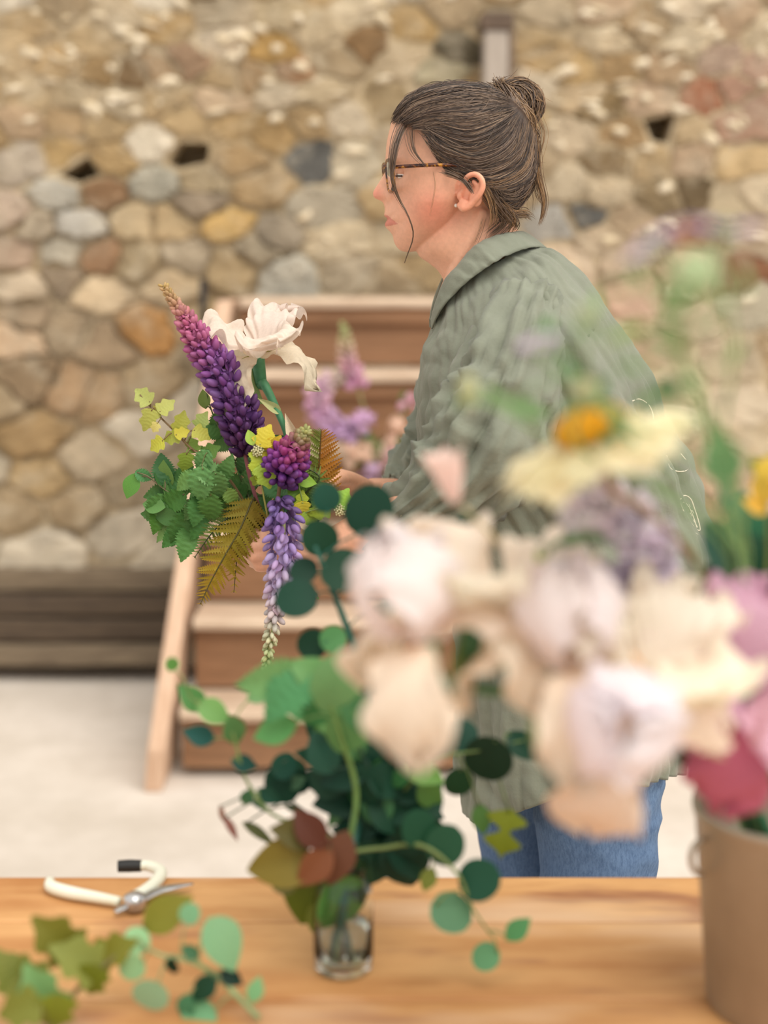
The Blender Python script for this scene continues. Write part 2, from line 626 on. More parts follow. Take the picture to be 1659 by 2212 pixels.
# ---- grey timber post let into the wall
p0 = at(1042, 330, YW - 0.09); p1 = at(1098, 68, YW - 0.09)
m_post = simple('grey_post_wood', (156, 144, 132), (180, 168, 156), 5, 0.8, 0.3, stretch=(10, 10, 1))
post = thing('timber_post', 'pale grey weathered timber post let into the stone wall above the bun', 'post', ((p0[0] + p1[0]) / 2, YW - 0.06, 1.34))
mb = MB(); mb.add(*box((p0[0], YW - 0.13, 1.36), (p1[0], YW - 0.001, p1[2]), 0.002))
bevel_mod(put('shaft', mb.mesh('shaft', False), m_post, post), 0.006)
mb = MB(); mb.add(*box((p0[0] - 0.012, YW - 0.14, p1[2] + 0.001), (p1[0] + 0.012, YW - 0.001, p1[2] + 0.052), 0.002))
bevel_mod(put('top_block', mb.mesh('top_block', False), simple('brown_top', (80, 64, 52), (104, 86, 70), 10, 0.8, 0.3), post), 0.004)  # darker brown block across the top of the shaft
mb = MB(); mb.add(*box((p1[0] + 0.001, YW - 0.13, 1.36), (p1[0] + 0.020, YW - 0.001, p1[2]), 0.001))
put('side_strip', mb.mesh('side_strip', False), simple('brown_side', (104, 86, 70), (130, 110, 90), 10, 0.8), post)  # brown strip along the right edge of the shaft

# ---- black iron bar by the stair
p0 = at(438, 602, YW - 0.12); 
mb = MB()
P = np.array([(p0[0], YW - 0.12, z) for z in np.linspace(0.0, p0[2], 12)])
mb.add(*tube(P, 0.012, 10))
o = put('iron_bar', mb.mesh('iron_bar'), simple('black_iron', (34, 34, 36), (52, 50, 50), 40, 0.5, 0.2, metal=0.6))
tag(o, 'thin black iron bar standing upright against the stone wall', 'bar')

# ---- wide wooden display stair leaning at the wall
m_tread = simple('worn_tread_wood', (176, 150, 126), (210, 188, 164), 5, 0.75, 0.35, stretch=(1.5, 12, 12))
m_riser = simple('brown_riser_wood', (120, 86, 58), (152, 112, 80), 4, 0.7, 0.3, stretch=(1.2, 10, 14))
m_string = simple('pale_stringer_wood', (188, 152, 124), (212, 182, 156), 6, 0.7, 0.3, stretch=(12, 3, 1.2))
stair = thing('wooden_stair', 'wide steep wooden stair with brown risers and pale worn treads against the wall', 'stair', (0, 4.2, 0))
rise, run, y0s = 0.225, 0.15, 3.84
half = lambda z: 0.612 - 0.10 * z
NT = 6
for k in range(NT):
    zt = rise * (k + 1) - 0.012
    yf = y0s + run * k
    xl = half(zt) - 0.02
    # tread with a worn wavy front edge
    n = 26
    top, bot = [], []
    rings = []
    for t in np.linspace(-xl, xl, n):
        wv = 0.012 * noise.noise((t * 2.2, k * 3.1, 0)) 
        sg = 0.007 * noise.noise((t * 1.7, k * 5.1, 4))
        y_b = min(yf + run + 0.06, YW - 0.05)
        rings.append(np.array([(t, yf - 0.03 + wv, zt - 0.034), (t, y_b, zt - 0.034), (t, y_b, zt), (t, yf - 0.02 + wv, zt + sg), (t, yf - 0.033 + wv, zt - 0.012 + sg)]))
    mb = MB(); mb.add(*loft(rings))
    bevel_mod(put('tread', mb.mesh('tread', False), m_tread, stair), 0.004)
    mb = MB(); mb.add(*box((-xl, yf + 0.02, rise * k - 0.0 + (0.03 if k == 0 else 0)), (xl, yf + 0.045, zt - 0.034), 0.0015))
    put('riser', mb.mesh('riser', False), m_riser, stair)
    if k >= 4:   # rail under the top nosing; the lower one is added in place of shade
        mb = MB(); mb.add(*box((-xl, yf - 0.008, zt - 0.085), (xl, yf + 0.02, zt - 0.035), 0.001))
        bevel_mod(put('nosing_rail_or_shade', mb.mesh('nosing_rail_or_shade', False), m_riser, stair), 0.006)
ztop = rise * NT - 0.02
for sgn in (-1, 1):
    # stringer: a sloping board of real depth, front edge just proud of the nosings
    def prof(z):
        return y0s - 0.05 + run * (z / rise - 0.9)
    rings = []
    for z in (0.0, 0.12, 0.5, 0.9, ztop):
        yf = prof(z) if z > 0.13 else prof(0.13) - 0.0
        yb = min(yf + 0.34, YW - 0.04)
        xo = half(z) * sgn
        a, bb = xo, xo + 0.05 * sgn
        rings.append(np.array([(a, yf, z), (bb, yf, z), (bb, yb, z), (a, yb, z)]))
    mb = MB(); mb.add(*loft(rings))
    bevel_mod(put('stringer', mb.mesh('stringer', False), m_string, stair), 0.006)
# ================================================================== TABLE
TZ = 0.75
m_table = simple('honey_table_wood', (176, 118, 66), (218, 168, 112), 2.6, 0.5, 0.2, stretch=(1.3, 6.5, 6.5), detail=7, lo=0.3, hi=0.66)
nt = m_table.node_tree
bs = nt.nodes['Principled BSDF']
src = bs.inputs['Base Color'].links[0].from_socket
k1 = nz(nt, 2.6, 3, 0.5, stretch=(1.6, 5, 5))
c = mix(nt, ramp(nt, k1, [(0.56, (0, 0, 0)), (0.66, (0.8, 0.8, 0.8))]), src, lin((150, 98, 70)))
k2 = nz(nt, 1.9, 3, 0.5, stretch=(1.1, 3.5, 3.5))
c = mix(nt, ramp(nt, k2, [(0.50, (0, 0, 0)), (0.64, (0.75, 0.75, 0.75))]), c, lin((226, 190, 154)))
nt.links.new(c, bs.inputs['Base Color'])
table = thing('wooden_table', 'long honey coloured plank work table with knots and wear', 'table', (0, 1.05, 0))
tw = 1.35
edges = [0.45, 0.64, 0.84, 1.02, 1.21, 1.37, float(on_z(800, 1889, TZ)[1])]
for k in range(6):
    mb = MB()
    mb.add(*box((-tw, edges[k] + 0.0018, TZ - 0.038 - 0.001 * (k % 2)), (tw, edges[k + 1] - 0.0018, TZ - 0.0007 * (k % 3)), 0.0005))
    bevel_mod(put('plank', mb.mesh('plank', False), m_table, table), 0.004)
for sx in (-1, 1):
    for y in (0.55, 1.40):
        mb = MB(); mb.add(*box((sx * 1.2 - 0.04, y - 0.04, 0), (sx * 1.2 + 0.04, y + 0.04, TZ - 0.039)))
        bevel_mod(put('leg', mb.mesh('leg', False), m_table, table), 0.004)
for y in (0.55, 1.40):
    mb = MB(); mb.add(*box((-1.16, y - 0.015, TZ - 0.12), (1.16, y + 0.015, TZ - 0.039)))
    put('apron', mb.mesh('apron', False), m_table, table)

# ================================================================== SECATEURS on the table
sec = thing('secateurs', 'open pair of cream handled secateurs with a black grip on the table', 'secateurs', on_z(265, 1962, TZ))
m_cream = simple('cream_plastic', (226, 226, 204), (236, 236, 220), 20, 0.4)
m_black = simple('black_rubber', (22, 22, 22), (34, 34, 34), 30, 0.6)
m_steel = simple('bright_steel', (190, 190, 192), (214, 214, 214), 30, 0.25, metal=0.9)
def tpath(pts, dz):
    return catmull([on_z(x, y, TZ) + np.array([0, 0, dz]) for x, y in pts], 18)
mb = MB(); mb.add(*tube(tpath([(108, 1916), (112, 1930), (150, 1942), (205, 1952), (258, 1962)], 0.0075), [0.005, 0.007, 0.007, 0.006, 0.005], 12, up=(0, 0, 1)))
put('handle', mb.mesh('handle'), m_cream, sec)
mb = MB(); mb.add(*tube(tpath([(272, 1958), (312, 1940), (340, 1918), (347, 1898), (322, 1886), (300, 1886)], 0.0085), [0.004, 0.006, 0.007, 0.007, 0.006, 0.0055], 12))
h2 = put('handle', mb.mesh('handle'), m_cream, sec)
mb = MB(); mb.add(*tube(tpath([(306, 1886), (280, 1886), (255, 1887)], 0.0085), [0.0065, 0.007, 0.0065], 12))
g = put('grip', mb.mesh('grip'), m_black, h2); g['label'] = 'black rubber grip end'
mb = MB(); mb.add(*lathe([(0.0001, 0.02), (0.006, 0.02), (0.011, 0.017), (0.012, 0.004), (0.0001, 0.004)], 20, on_z(292, 1968, TZ)))
put('pivot_bolt', mb.mesh('pivot_bolt'), m_steel, sec)
mb = MB(); mb.add(*tube(tpath([(292, 1966), (330, 1944), (375, 1932), (418, 1924)], 0.008), [0.007, 0.0085, 0.007, 0.002], 8, flat=0.35))
put('blade', mb.mesh('blade'), m_steel, sec)
mb = MB(); mb.add(*tube(tpath([(280, 1968), (262, 1976), (250, 1982)], 0.006), [0.006, 0.005, 0.003], 8, flat=0.5))
put('hook_blade', mb.mesh('hook_blade'), m_steel, sec)

# ================================================================== CONTAINERS
m_zinc = simple('galvanised_zinc', (150, 138, 120), (186, 174, 156), 7, 0.45, 0.08, metal=0.55, stretch=(1, 1, 0.5), detail=6)
BX, BY = 0.362, 1.20
BUCK = np.array([BX, BY, TZ])
prof = [(0.0001, 0.004), (0.066, 0.0), (0.069, 0.004), (0.084, 0.175), (0.0865, 0.181), (0.0875, 0.186), (0.0865, 0.191), (0.083, 0.189), (0.081, 0.175), (0.066, 0.010), (0.0001, 0.010)]
bucket = thing('zinc_bucket', 'tall tapered galvanised metal bucket of flowers on the table', 'bucket', BUCK)
mb = MB(); mb.add(*lathe(prof, 64, BUCK)); put('body', mb.mesh('body'), m_zinc, bucket)
for a in (0.25, 0.25 + math.pi):
    mb = MB()
    cx = BUCK + np.array([0.085 * math.cos(a), 0.085 * math.sin(a), 0.15])
    V, F = tube([cx + np.array([0.012 * math.cos(a) * math.sin(t), 0.012 * math.sin(a) * math.sin(t), 0.016 * math.cos(t)]) for t in np.linspace(0, math.pi, 10)], 0.0028, 8)
    mb.add(V, F); put('handle_lug', mb.mesh('handle_lug'), m_zinc, bucket)
mb = MB(); mb.add(*lathe([(0.0001, 0.12), (0.0752, 0.12)], 40, BUCK)); 
m_wat, nt, b = newmat('still_water')
b.inputs['Base Color'].default_value = (0.8, 0.85, 0.8, 1); b.inputs['Roughness'].default_value = 0.03
b.inputs['Transmission Weight'].default_value = 0.9; b.inputs['IOR'].default_value = 1.33
put('water', mb.mesh('water'), m_wat, bucket)

JAR = np.append(on_z(742, 2092, TZ)[:2], TZ)
m_glass, nt, b = newmat('clear_jar_glass')
b.inputs['Base Color'].default_value = (0.95, 0.97, 0.94, 1)
b.inputs['Roughness'].default_value = 0.03
b.inputs['Transmission Weight'].default_value = 1.0
b.inputs['IOR'].default_value = 1.3
jar = thing('glass_jar', 'small clear glass jar with foliage stems in water on the table', 'jar', JAR)
jp = [(0.0001, 0.003), (0.024, 0.0015), (0.0275, 0.005), (0.0285, 0.02), (0.0285, 0.07), (0.026, 0.088), (0.0225, 0.094), (0.0225, 0.104), (0.0235, 0.106), (0.0205, 0.106), (0.0195, 0.094), (0.024, 0.085), (0.0262, 0.07), (0.0262, 0.012), (0.022, 0.008), (0.0001, 0.008)]
mb = MB(); mb.add(*lathe(jp, 48, JAR)); put('body', mb.mesh('body'), m_glass, jar)
mb = MB(); mb.add(*lathe([(0.0001, 0.0085), (0.021, 0.0085), (0.0258, 0.0125), (0.0258, 0.045), (0.0001, 0.045)], 40, JAR)); put('water', mb.mesh('water'), m_wat, jar)
# ================================================================== PERSON
Y0 = 1.95
def S(px, py, dy=0.0):
    return at(px, py, Y0 + dy)
def S0(px, py, dy=0.0):
    p = at(px, py, Y0); p[1] += dy
    return p

PERSON = thing('person', 'woman in profile in a loose sage green shirt and blue jeans holding a bouquet', 'person', (S(1225, 1700)[0], Y0, 0))

# ---- head: polar profile about HC in the median plane, swept sideways
HC = np.array([985.0, 385.0])
face = [(846,262),(841,283),(835.5,307),(833.5,331),(832.5,347),(832,356),(833,366),(829,375),(824.3,383),(816,396),(808,408.6),(804.2,415),(804,420),(806.5,427),(814.4,431),(822.5,434),(827.6,438),(830.6,448.4),(831,457),(829.2,464.7),(830.5,470.5),(836.8,476.2),(831.8,480.5),(830.4,486.4),(833.6,492),(841.5,499.5),(848.4,508),(850.5,520.7),(854,529.8),(859.6,537),(867,542.4),(882,545)]
plain = [(846,262),(842,283),(838,307),(837,331),(839,350),(842,366),(845,380),(847,395),(848,410),(849,425),(849.5,440),(850,455),(851,468),(852,480),(854,492),(857,505),(861,516),(868,526),(874,533),(884,540)]
rest_o = [(905,541),(930,531),(955,514),(975,488),(990,468),(1020,462),(1060,455),(1095,440),(1120,415),(1137,385),(1143,350),(1141,310),(1128,270),(1105,240),(1070,214),(1030,199),(985,193),(940,196),(905,205),(880,220),(860,240)]
def polar(pts):
    P = np.array(pts, float) - HC
    th = np.arctan2(P[:, 1], -P[:, 0])          # 0 = face forward, + = down
    r = np.hypot(P[:, 0], P[:, 1])
    o = np.argsort(th)
    th, r = th[o], r[o]
    return np.concatenate([th - 2 * math.pi, th, th + 2 * math.pi]), np.tile(r, 3)
fa = polar(face + rest_o); pl = polar(plain + rest_o)
NTH, NPH = 520, 90
TH = np.linspace(-math.pi, math.pi, NTH, endpoint=False)
Rm = np.interp(TH, *fa); Rp = np.interp(TH, *pl)
def smooth_c(a, n):
    k = np.hanning(n + 2)[1:-1]; k /= k.sum()
    return np.convolve(np.concatenate([a[-n:], a, a[:n]]), k, 'same')[n:-n]
Rm = smooth_c(Rm, 3); Rp = smooth_c(Rp, 21)
PXM = 1 / 1597.0
deg = np.degrees(TH)
# lateral reach of the median features, metres
sig = np.interp(deg, [-40, -15, -7, 0, 8, 12, 16, 20, 24, 28, 31.5, 34, 40, 46, 55, 70], [.05, .03, .0075, .008, .0105, .0125, .0135, .013, .018, .023, .025, .024, .022, .021, .024, .05])
Wl = 0.0735
PH = np.linspace(-math.pi / 2, math.pi / 2, NPH)
V = np.zeros((NPH, NTH, 3))
ex = 2.0 / 2.25
for i, ph in enumerate(PH):
    lat = Wl * np.sign(math.sin(ph)) * abs(math.sin(ph)) ** ex
    cs = abs(math.cos(ph)) ** ex
    wgt = np.exp(-(lat / sig) ** 2)
    R = Rp + (Rm - Rp) * wgt
    r = R * cs
    x = HC[0] - r * np.cos(TH); y = HC[1] + r * np.sin(TH)
    dlat = np.zeros(NTH)
    aw = abs(lat)
    # eye socket, cheek, nostril wing, mouth groove
    g = lambda cx, cy, sx_, sy_: np.exp(-((x - cx) / sx_) ** 2 - ((y - cy) / sy_) ** 2)
    r2 = r - 9 * g(856, 378, 17, 11) * (1 if aw > .012 else 0.0) * min(1, max(0, (aw - .012) / .012))
    r2 = r2 + 5 * g(873, 405, 26, 18) * min(1, aw / .03) + 4 * g(850, 350, 15, 8) * min(1, aw / .02)
    r2 = r2 - 4.0 * np.exp(-((y - (474 + (x - 836) * 0.45)) / 2.6) ** 2) * ((x > 826) & (x < 862)) * np.clip((862 - x) / 10, 0, 1)
    r2 = r2 - 3 * g(868, 485, 8, 10)
    dlat = 0.0035 * g(842, 428, 8, 9) - 0.002 * g(853, 428, 4, 12)
    x = HC[0] - r2 * np.cos(TH); y = HC[1] + r2 * np.sin(TH)
    # jaw and temple are narrower than the skull
    nar = 1 - 0.16 * np.clip((y - 440) / 90, 0, 1) - 0.10 * np.clip((940 - x) / 100, 0, 1) * np.clip((x - 700) / 100, 0, 1)
    for j in range(NTH):
        p = S0(x[j], y[j])
        p[1] += lat * nar[j] + (np.sign(lat) * dlat[j])
        V[i, j] = p
hv = V.reshape(-1, 3)
hf = []
for i in range(NPH - 1):
    for j in range(NTH):
        k = (j + 1) % NTH
        hf.append((i * NTH + j, i * NTH + k, (i + 1) * NTH + k, (i + 1) * NTH + j))
hf.append(tuple(range(NTH))[::-1]); hf.append(tuple((NPH - 1) * NTH + j for j in range(NTH)))
UP = MB(); UP.add(hv, hf)

def ring_px(front, back, dyc, hw, n=40, e=2.2):
    A = S0(*front); B = S0(*back)
    c = (A + B) / 2 + np.array([0, dyc, 0]); h = (B - A) / 2
    out = []
    for t in np.linspace(0, 2 * math.pi, n, endpoint=False):
        ct, st = math.cos(t), math.sin(t)
        out.append(c - h * np.sign(ct) * abs(ct) ** (2 / e) + np.array([0, -hw, 0]) * np.sign(st) * abs(st) ** (2 / e))
    return np.array(out)

def stations(st, n):
    st = np.array(st, float)
    return catmull(st, n)

# neck
nk = stations([(900,500,1080,380,.046),(898,530,1098,420,.050),(905,553,1108,455,.0505),(927,569,1116,490,.051),(950,590,1125,515,.053),(962,625,1140,540,.058),(955,680,1160,570,.07)], 26)
UP.add(*loft([ring_px((a[0], a[1]), (a[2], a[3]), 0, a[4]) for a in nk]))
# sterno muscle hint
UP.add(*capsule([S0(1032, 470, -.042), S0(1000, 545, -.040), S0(965, 630, -.022)], [.012, .012, .011]))
# ears
for sg in (-1, 1):
    d = lambda px, py, dy: S0(1016 + (px - 1016) * .90 - 8, 415 + (py - 415) * .92 + 7, sg * dy)
    hel = [d(1000, 412, .0725), d(1001, 396, .076), d(1010, 381, .081), d(1026, 376, .0845), d(1040, 386, .087), d(1044, 404, .0875), d(1036, 422, .085), d(1024, 436, .081), d(1012, 448, .0785), d(1000, 452, .077), d(992, 445, .0745)]
    UP.add(*capsule(hel, [.0032, .0034, .0036, .0038, .004, .004, .0042, .0045, .005, .005, .004], 40, 10))
    UP.add(*capsule([d(1024, 392, .080), d(1033, 404, .081), d(1030, 418, .080), d(1018, 430, .078)], [.003, .004, .004, .003], 16, 10))
    Mx = np.eye(3)
    UP.add(*ellipsoid(d(1020, 408, .0705), (.0165, .0042, .021), 20, 12))
    UP.add(*ellipsoid(d(1001, 445, .0765), (.0072, .0042, .0085), 14, 10))
    UP.add(*ellipsoid(d(992, 423, .0745), (.004, .0045, .006), 12, 8))
    UP.add(*ellipsoid(d(1030, 425, .076), (.009, .006, .014), 12, 8))
# upper chest under the shirt
UP.add(*loft([ring_px((f0, f1), (b0, b1), 0, hw) for f0, f1, b0, b1, hw in stations([(965,640,1150,545,.055),(950,690,1185,590,.10),(935,760,1235,660,.155),(925,830,1280,730,.165)], 10)]))

def remesh(mb, vox, smooth_it):
    me = mb.mesh('tmp', True)
    o = bpy.data.objects.new('tmp', me); COL.objects.link(o)
    r = o.modifiers.new('r', 'REMESH'); r.mode = 'VOXEL'; r.voxel_size = vox
    s = o.modifiers.new('s', 'SMOOTH'); s.factor = 0.5; s.iterations = smooth_it
    dg = bpy.context.evaluated_depsgraph_get()
    ev = o.evaluated_get(dg)
    m2 = ev.to_mesh()
    n = len(m2.vertices)
    v = np.empty(n * 3); m2.vertices.foreach_get('co', v)
    f = [tuple(p.vertices) for p in m2.polygons]
    ev.to_mesh_clear()
    bpy.data.objects.remove(o)
    bpy.data.meshes.remove(me)
    return v.reshape(-1, 3), f

uv_, uf_ = remesh(UP, 0.0015, 2)

# ---- rest of the body
LO = MB()
LO.add(*loft([ring_px((f0, f1), (b0, b1), 0, hw) for f0, f1, b0, b1, hw in stations([(945,720,1220,630,.12),(930,830,1290,740,.155),(960,960,1330,900,.15),(1030,1130,1370,1090,.135),(1060,1300,1400,1290,.14),(1080,1450,1400,1440,.14),(1090,1540,1400,1540,.13)], 20)]))
YN = -0.085; YF = 0.085
def legpts(pts, dy):
    return [S(x, y, dy) for x, y in pts]
kn = S(1290, 1880, YN); kf = S(1152, 1880, YF)
foot_n = np.array([kn[0] - 0.01, Y0 + YN, 0.09]); foot_f = np.array([kf[0] - 0.03, Y0 + YF, 0.09])
kneeN = np.array([kn[0] - 0.02, Y0 + YN, 0.47]); kneeF = np.array([kf[0] - 0.02, Y0 + YF, 0.47])
LO.add(*capsule([S(1270, 1520, YN), kn, kneeN, foot_n], [.07, .058, .048, .036], 24, 18))
LO.add(*capsule([S(1200, 1520, YF), kf, kneeF, foot_f], [.07, .058, .048, .036], 24, 18))
for ft in (foot_n, foot_f):
    LO.add(*capsule([ft + np.array([0.035, 0, -0.045]), ft + np.array([-0.06, 0, -0.045]), ft + np.array([-0.15, 0, -0.062])], [.04, .036, .026], 14, 14))
# near (left) arm and hand
SHN, ELN = S(1120, 760, -.14), S(1030, 1030, -.175)
WRN = at(702, 1192, 1.826)
LO.add(*capsule([SHN, (SHN + ELN) / 2 + np.array([0, -.01, 0]), ELN], [.042, .04, .036], 16, 18))
LO.add(*capsule([ELN, (ELN * .6 + WRN * .4), WRN], [.037, .036, .024], 16, 18))
K = [at(x, y, Y) for x, y, Y in ((560, 1157, 1.834), (550, 1178, 1.830), (552, 1200, 1.831), (562, 1219, 1.836))]
LO.add(*capsule([WRN, at(660, 1190, 1.828)], [.024, .026], 8, 16))
for k in range(4):
    LO.add(*capsule([at(670, 1178 + 8 * k, 1.83), at(610, 1167 + 14 * k, 1.829), K[k]], [.016, .0135, .0112], 10, 12))
rad = [.0092, .0096, .0092, .0082]
for k in range(4):
    pip = K[k] + np.array([-.012, .026, -.002]); dip = pip + np.array([.016, .026, -.002]); tip = dip + np.array([.024, .004, 0])
    LO.add(*capsule([K[k], pip], [rad[k] * 1.12, rad[k]], 8, 12))
    LO.add(*capsule([pip, dip], [rad[k], rad[k] * .92], 8, 12))
    LO.add(*capsule([dip, tip], [rad[k] * .92, rad[k] * .8], 8, 12))
LO.add(*capsule([at(668, 1176, 1.842), at(625, 1152, 1.86), at(590, 1143, 1.875), at(566, 1146, 1.882)], [.015, .0125, .0105, .009], 16, 12))
# far (right) arm and hand
SHF, ELF, WRF = S(1100, 710, .14), S(985, 1085, .17), at(806, 1066, 2.05)
LO.add(*capsule([SHF, ELF], [.05, .036], 14, 16))
LO.add(*capsule([ELF, WRF], [.036, .023], 14, 16))
KF = [at(x, y, Y) for x, y, Y in ((738, 1030, 1.985), (734, 1044, 1.995), (734, 1058, 2.0), (740, 1070, 2.005))]
for k in range(4):
    LO.add(*capsule([at(795, 1060 + 4 * k, 2.045), KF[k]], [.0165, .0115], 8, 12))
    a = KF[k] + np.array([-.028, -.022, -.004]); b2 = a + np.array([-.018, -.024, -.008]); c2 = b2 + np.array([-.004, -.022, -.008])
    LO.add(*capsule([KF[k], a], [.0098, .0088], 8, 12)); LO.add(*capsule([a, b2], [.0088, .008], 8, 12)); LO.add(*capsule([b2, c2], [.008, .007], 8, 12))
LO.add(*capsule([at(785, 1052, 2.03), at(752, 1034, 1.99), at(728, 1036, 1.955), at(712, 1048, 1.93)], [.014, .0115, .0098, .0085], 16, 12))
lv_, lf_ = remesh(LO, 0.0028, 3)

BD = MB(); BD.add(uv_, uf_); BD.add(lv_, lf_)
me = BD.mesh('body')
V = np.vstack(BD.v)
# skin colours: cheeks, lips, ear, knuckles
def to_px(V):
    d = V[:, 1] * CP - (V[:, 2] - CAM[2]) * SP
    return CX + FPX * V[:, 0] / d, CY - FPX * (V[:, 1] * SP + (V[:, 2] - CAM[2]) * CP) / d
QX, QY = to_px(V)
skin = np.array(lin((226, 172, 142))); C = np.tile(skin, (len(V), 1))
def paint(w_, col):
    global C
    w_ = np.clip(w_, 0, 1)[:, None]
    C = C * (1 - w_) + np.array(lin(col)) * w_
gq = lambda cx, cy, sx_, sy_: np.exp(-((QX - cx) / sx_) ** 2 - ((QY - cy) / sy_) ** 2)
paint(0.75 * gq(935, 455, 48, 45), (226, 140, 116))
paint(0.7 * gq(812, 418, 16, 16), (222, 140, 120))
earm = ((QX - 1016) / 34) ** 2 + ((QY - 414) / 46) ** 2 < 1
paint(0.35 * earm * (np.abs(V[:, 1] - Y0) > .069), (226, 128, 98))
lipw = (QX < 860) * (QX > 820) * (np.abs(QY - (477 + (QX - 836) * 0.3)) < np.clip((860 - QX) * 0.5, 0, 13))
paint(0.75 * lipw * np.clip((QY - 462) / 4, 0, 1), (198, 112, 98))
paint(0.5 * gq(850, 352, 22, 3.5), (150, 104, 78))
set_col(me, C)
body = put('body', me, vcol('warm_skin', 0.48, 0.05, 160, sss=0.12, spec=0.4), PERSON)
HB = BVHTree.FromPolygons(uv_.tolist(), uf_)

def hit(bvh, px, py, off=0.0):
    d = nrm(ray(px, py))
    h = bvh.ray_cast(Vector(CAM), Vector(d))
    if h[0] is None:
        return None
    return np.array(h[0]) - d * off

# eyes behind the glasses
for sg in (-1, 1):
    c = S0(874, 380, sg * .030)
    mb = MB(); mb.add(*ellipsoid(c, (.0105, .0115, .0105), 20, 14))
    e = put('eye', mb.mesh('eye'), simple('eye_white', (226, 214, 206)), PERSON)
    mb = MB(); mb.add(*ellipsoid(c + np.array([-.0062, 0, 0]), (.0048, .0055, .0055), 14, 10)); put('iris', mb.mesh('iris'), simple('brown_iris', (70, 50, 34)), e)
    mb = MB(); mb.add(*ellipsoid(c + np.array([.0004, 0, .0026]), (.0112, .0122, .0104), 20, 14)); put('eyelid', mb.mesh('eyelid'), simple('lid_skin', (204, 146, 116), (214, 156, 126), 60, .5), e)
    mb = MB(); mb.add(*tube(catmull([c + np.array([-.004, -.0115, -.003]), c + np.array([-.0118, 0, -.0022]), c + np.array([-.004, .0115, -.003])], 12), .0011, 6))
    put('lashes', mb.mesh('lashes'), simple('dark_lash', (62, 42, 34)), e)

# pearl stud
p = hit(HB, 985, 443.5, 0.002)
mb = MB(); mb.add(*ellipsoid(p, (.0027,) * 3, 16, 10)); o = put('earring', mb.mesh('earring'), simple('pearl', (240, 234, 224), (248, 244, 238), 20, 0.2), PERSON); o['label'] = 'small pearl stud'

# glasses
m_tort, nt, b = newmat('tortoiseshell')
fz = nz(nt, 120, 2)
nt.links.new(ramp(nt, fz, [(0.42, lin((46, 24, 20))), (0.55, lin((92, 46, 22))), (0.66, lin((198, 138, 52)))]), b.inputs['Base Color'])
b.inputs['Roughness'].default_value = 0.2
m_lens, nt, b = newmat('clear_lens')
b.inputs['Base Color'].default_value = (0.97, 0.95, 0.92, 1); b.inputs['Roughness'].default_value = 0.02
b.inputs['Transmission Weight'].default_value = 1.0; b.inputs['IOR'].default_value = 1.06
mb = MB(); gl = None
def gpt(dy, py):
    return S0(836 - 130 * dy + (py - 385) * 0.10 + 900 * dy * dy, py, dy)
rim_mb = MB()
for sg in (-1, 1):
    loop = []
    for t in np.linspace(0, 2 * math.pi, 41):
        ct, st = math.cos(t), math.sin(t)
        dy = sg * .037 + .0265 * np.sign(ct) * abs(ct) ** 0.62
        py = 384 - 33 * np.sign(st) * abs(st) ** 0.62
        loop.append(gpt(dy, py))
    rim_mb.add(*tube(np.array(loop), 0.0026, 8, False))
rim_mb.add(*tube(catmull([gpt(-.0115, 372), gpt(0, 367) + np.array([-.002, 0, 0]), gpt(.0115, 372)], 10), .002, 8))
gl = put('glasses', rim_mb.mesh('glasses'), m_tort, PERSON); gl['label'] = 'tortoiseshell spectacles'
for sg in (-1, 1):
    a = gpt(sg * .064, 369); bq = S0(900, 367, sg * .0745); cq = S0(960, 366, sg * .0785); dq = S0(1012, 372, sg * .080); eq = S0(1040, 398, sg * .079)
    mb = MB(); mb.add(*tube(catmull([a, bq, cq, dq, eq], 24), [.0024, .0024, .0022, .002], 8, up=(0, 0, 1))); put('temple', mb.mesh('temple'), m_tort, gl)
    ring = [gpt(sg * .037 + .0255 * np.sign(math.cos(t)) * abs(math.cos(t)) ** .62, 384 - 32 * np.sign(math.sin(t)) * abs(math.sin(t)) ** .62) for t in np.linspace(0, 2 * math.pi, 32, endpoint=False)]
    ring = np.array(ring); r2 = ring + np.array([-.0012, 0, 0])
    mb = MB(); mb.add(*loft([ring, r2])); put('lens', mb.mesh('lens', False), m_lens, gl)

# ---- hair: cap surface + strands, both on the same polar form
HO = np.array([1000.0, 325.0])
hair_out = [(843,268),(846,255),(853,240),(866,222),(887,204),(911,190),(941,183),(977,180),(1010,180),(1040,186),(1070,196),(1110,215),(1140,245),(1156,285),(1160,330),(1156,375),(1144,410),(1128,440),(1105,468),(1080,482),(1040,470),(1000,440),(950,420),(900,380),(860,330)]
Pq = np.array(hair_out, float) - HO
tq = np.arctan2(Pq[:, 1], Pq[:, 0]); rq = np.hypot(Pq[:, 0], Pq[:, 1]); oq = np.argsort(tq)
tq = tq[oq]; rq = rq[oq]; tq = np.concatenate([tq - 2 * math.pi, tq, tq + 2 * math.pi]); rq = np.tile(rq, 3)
HW = 0.0835
def hair_pt(px, py, sg, lift=0.0):
    """point of the hair surface over median-plane position (px,py), side sg"""
    v = np.array([px, py]) - HO
    r = np.hypot(*v); R = np.interp(math.atan2(v[1], v[0]), tq, rq)
    q = min(r / R, 1.0)
    lat = HW * (1 - q ** 2.3) ** (1 / 2.3)
    k = (1 + lift)
    return S0(HO[0] + v[0] * k, HO[1] + v[1] * k, sg * lat * k)
hline = [(843,268),(853,270),(880,277),(911,291),(929,316),(941,352),(954,374),(977,384),(1012,392),(1040,398),(1050,412),(1060,450),(1072,492)]
hl = np.array(hline)
def behind(px, py):
    xs = np.interp(py, hl[:, 1], hl[:, 0])
    return px - xs
cap = MB()
na, nr = 220, 60
grid = {}
vs, fs = [], []
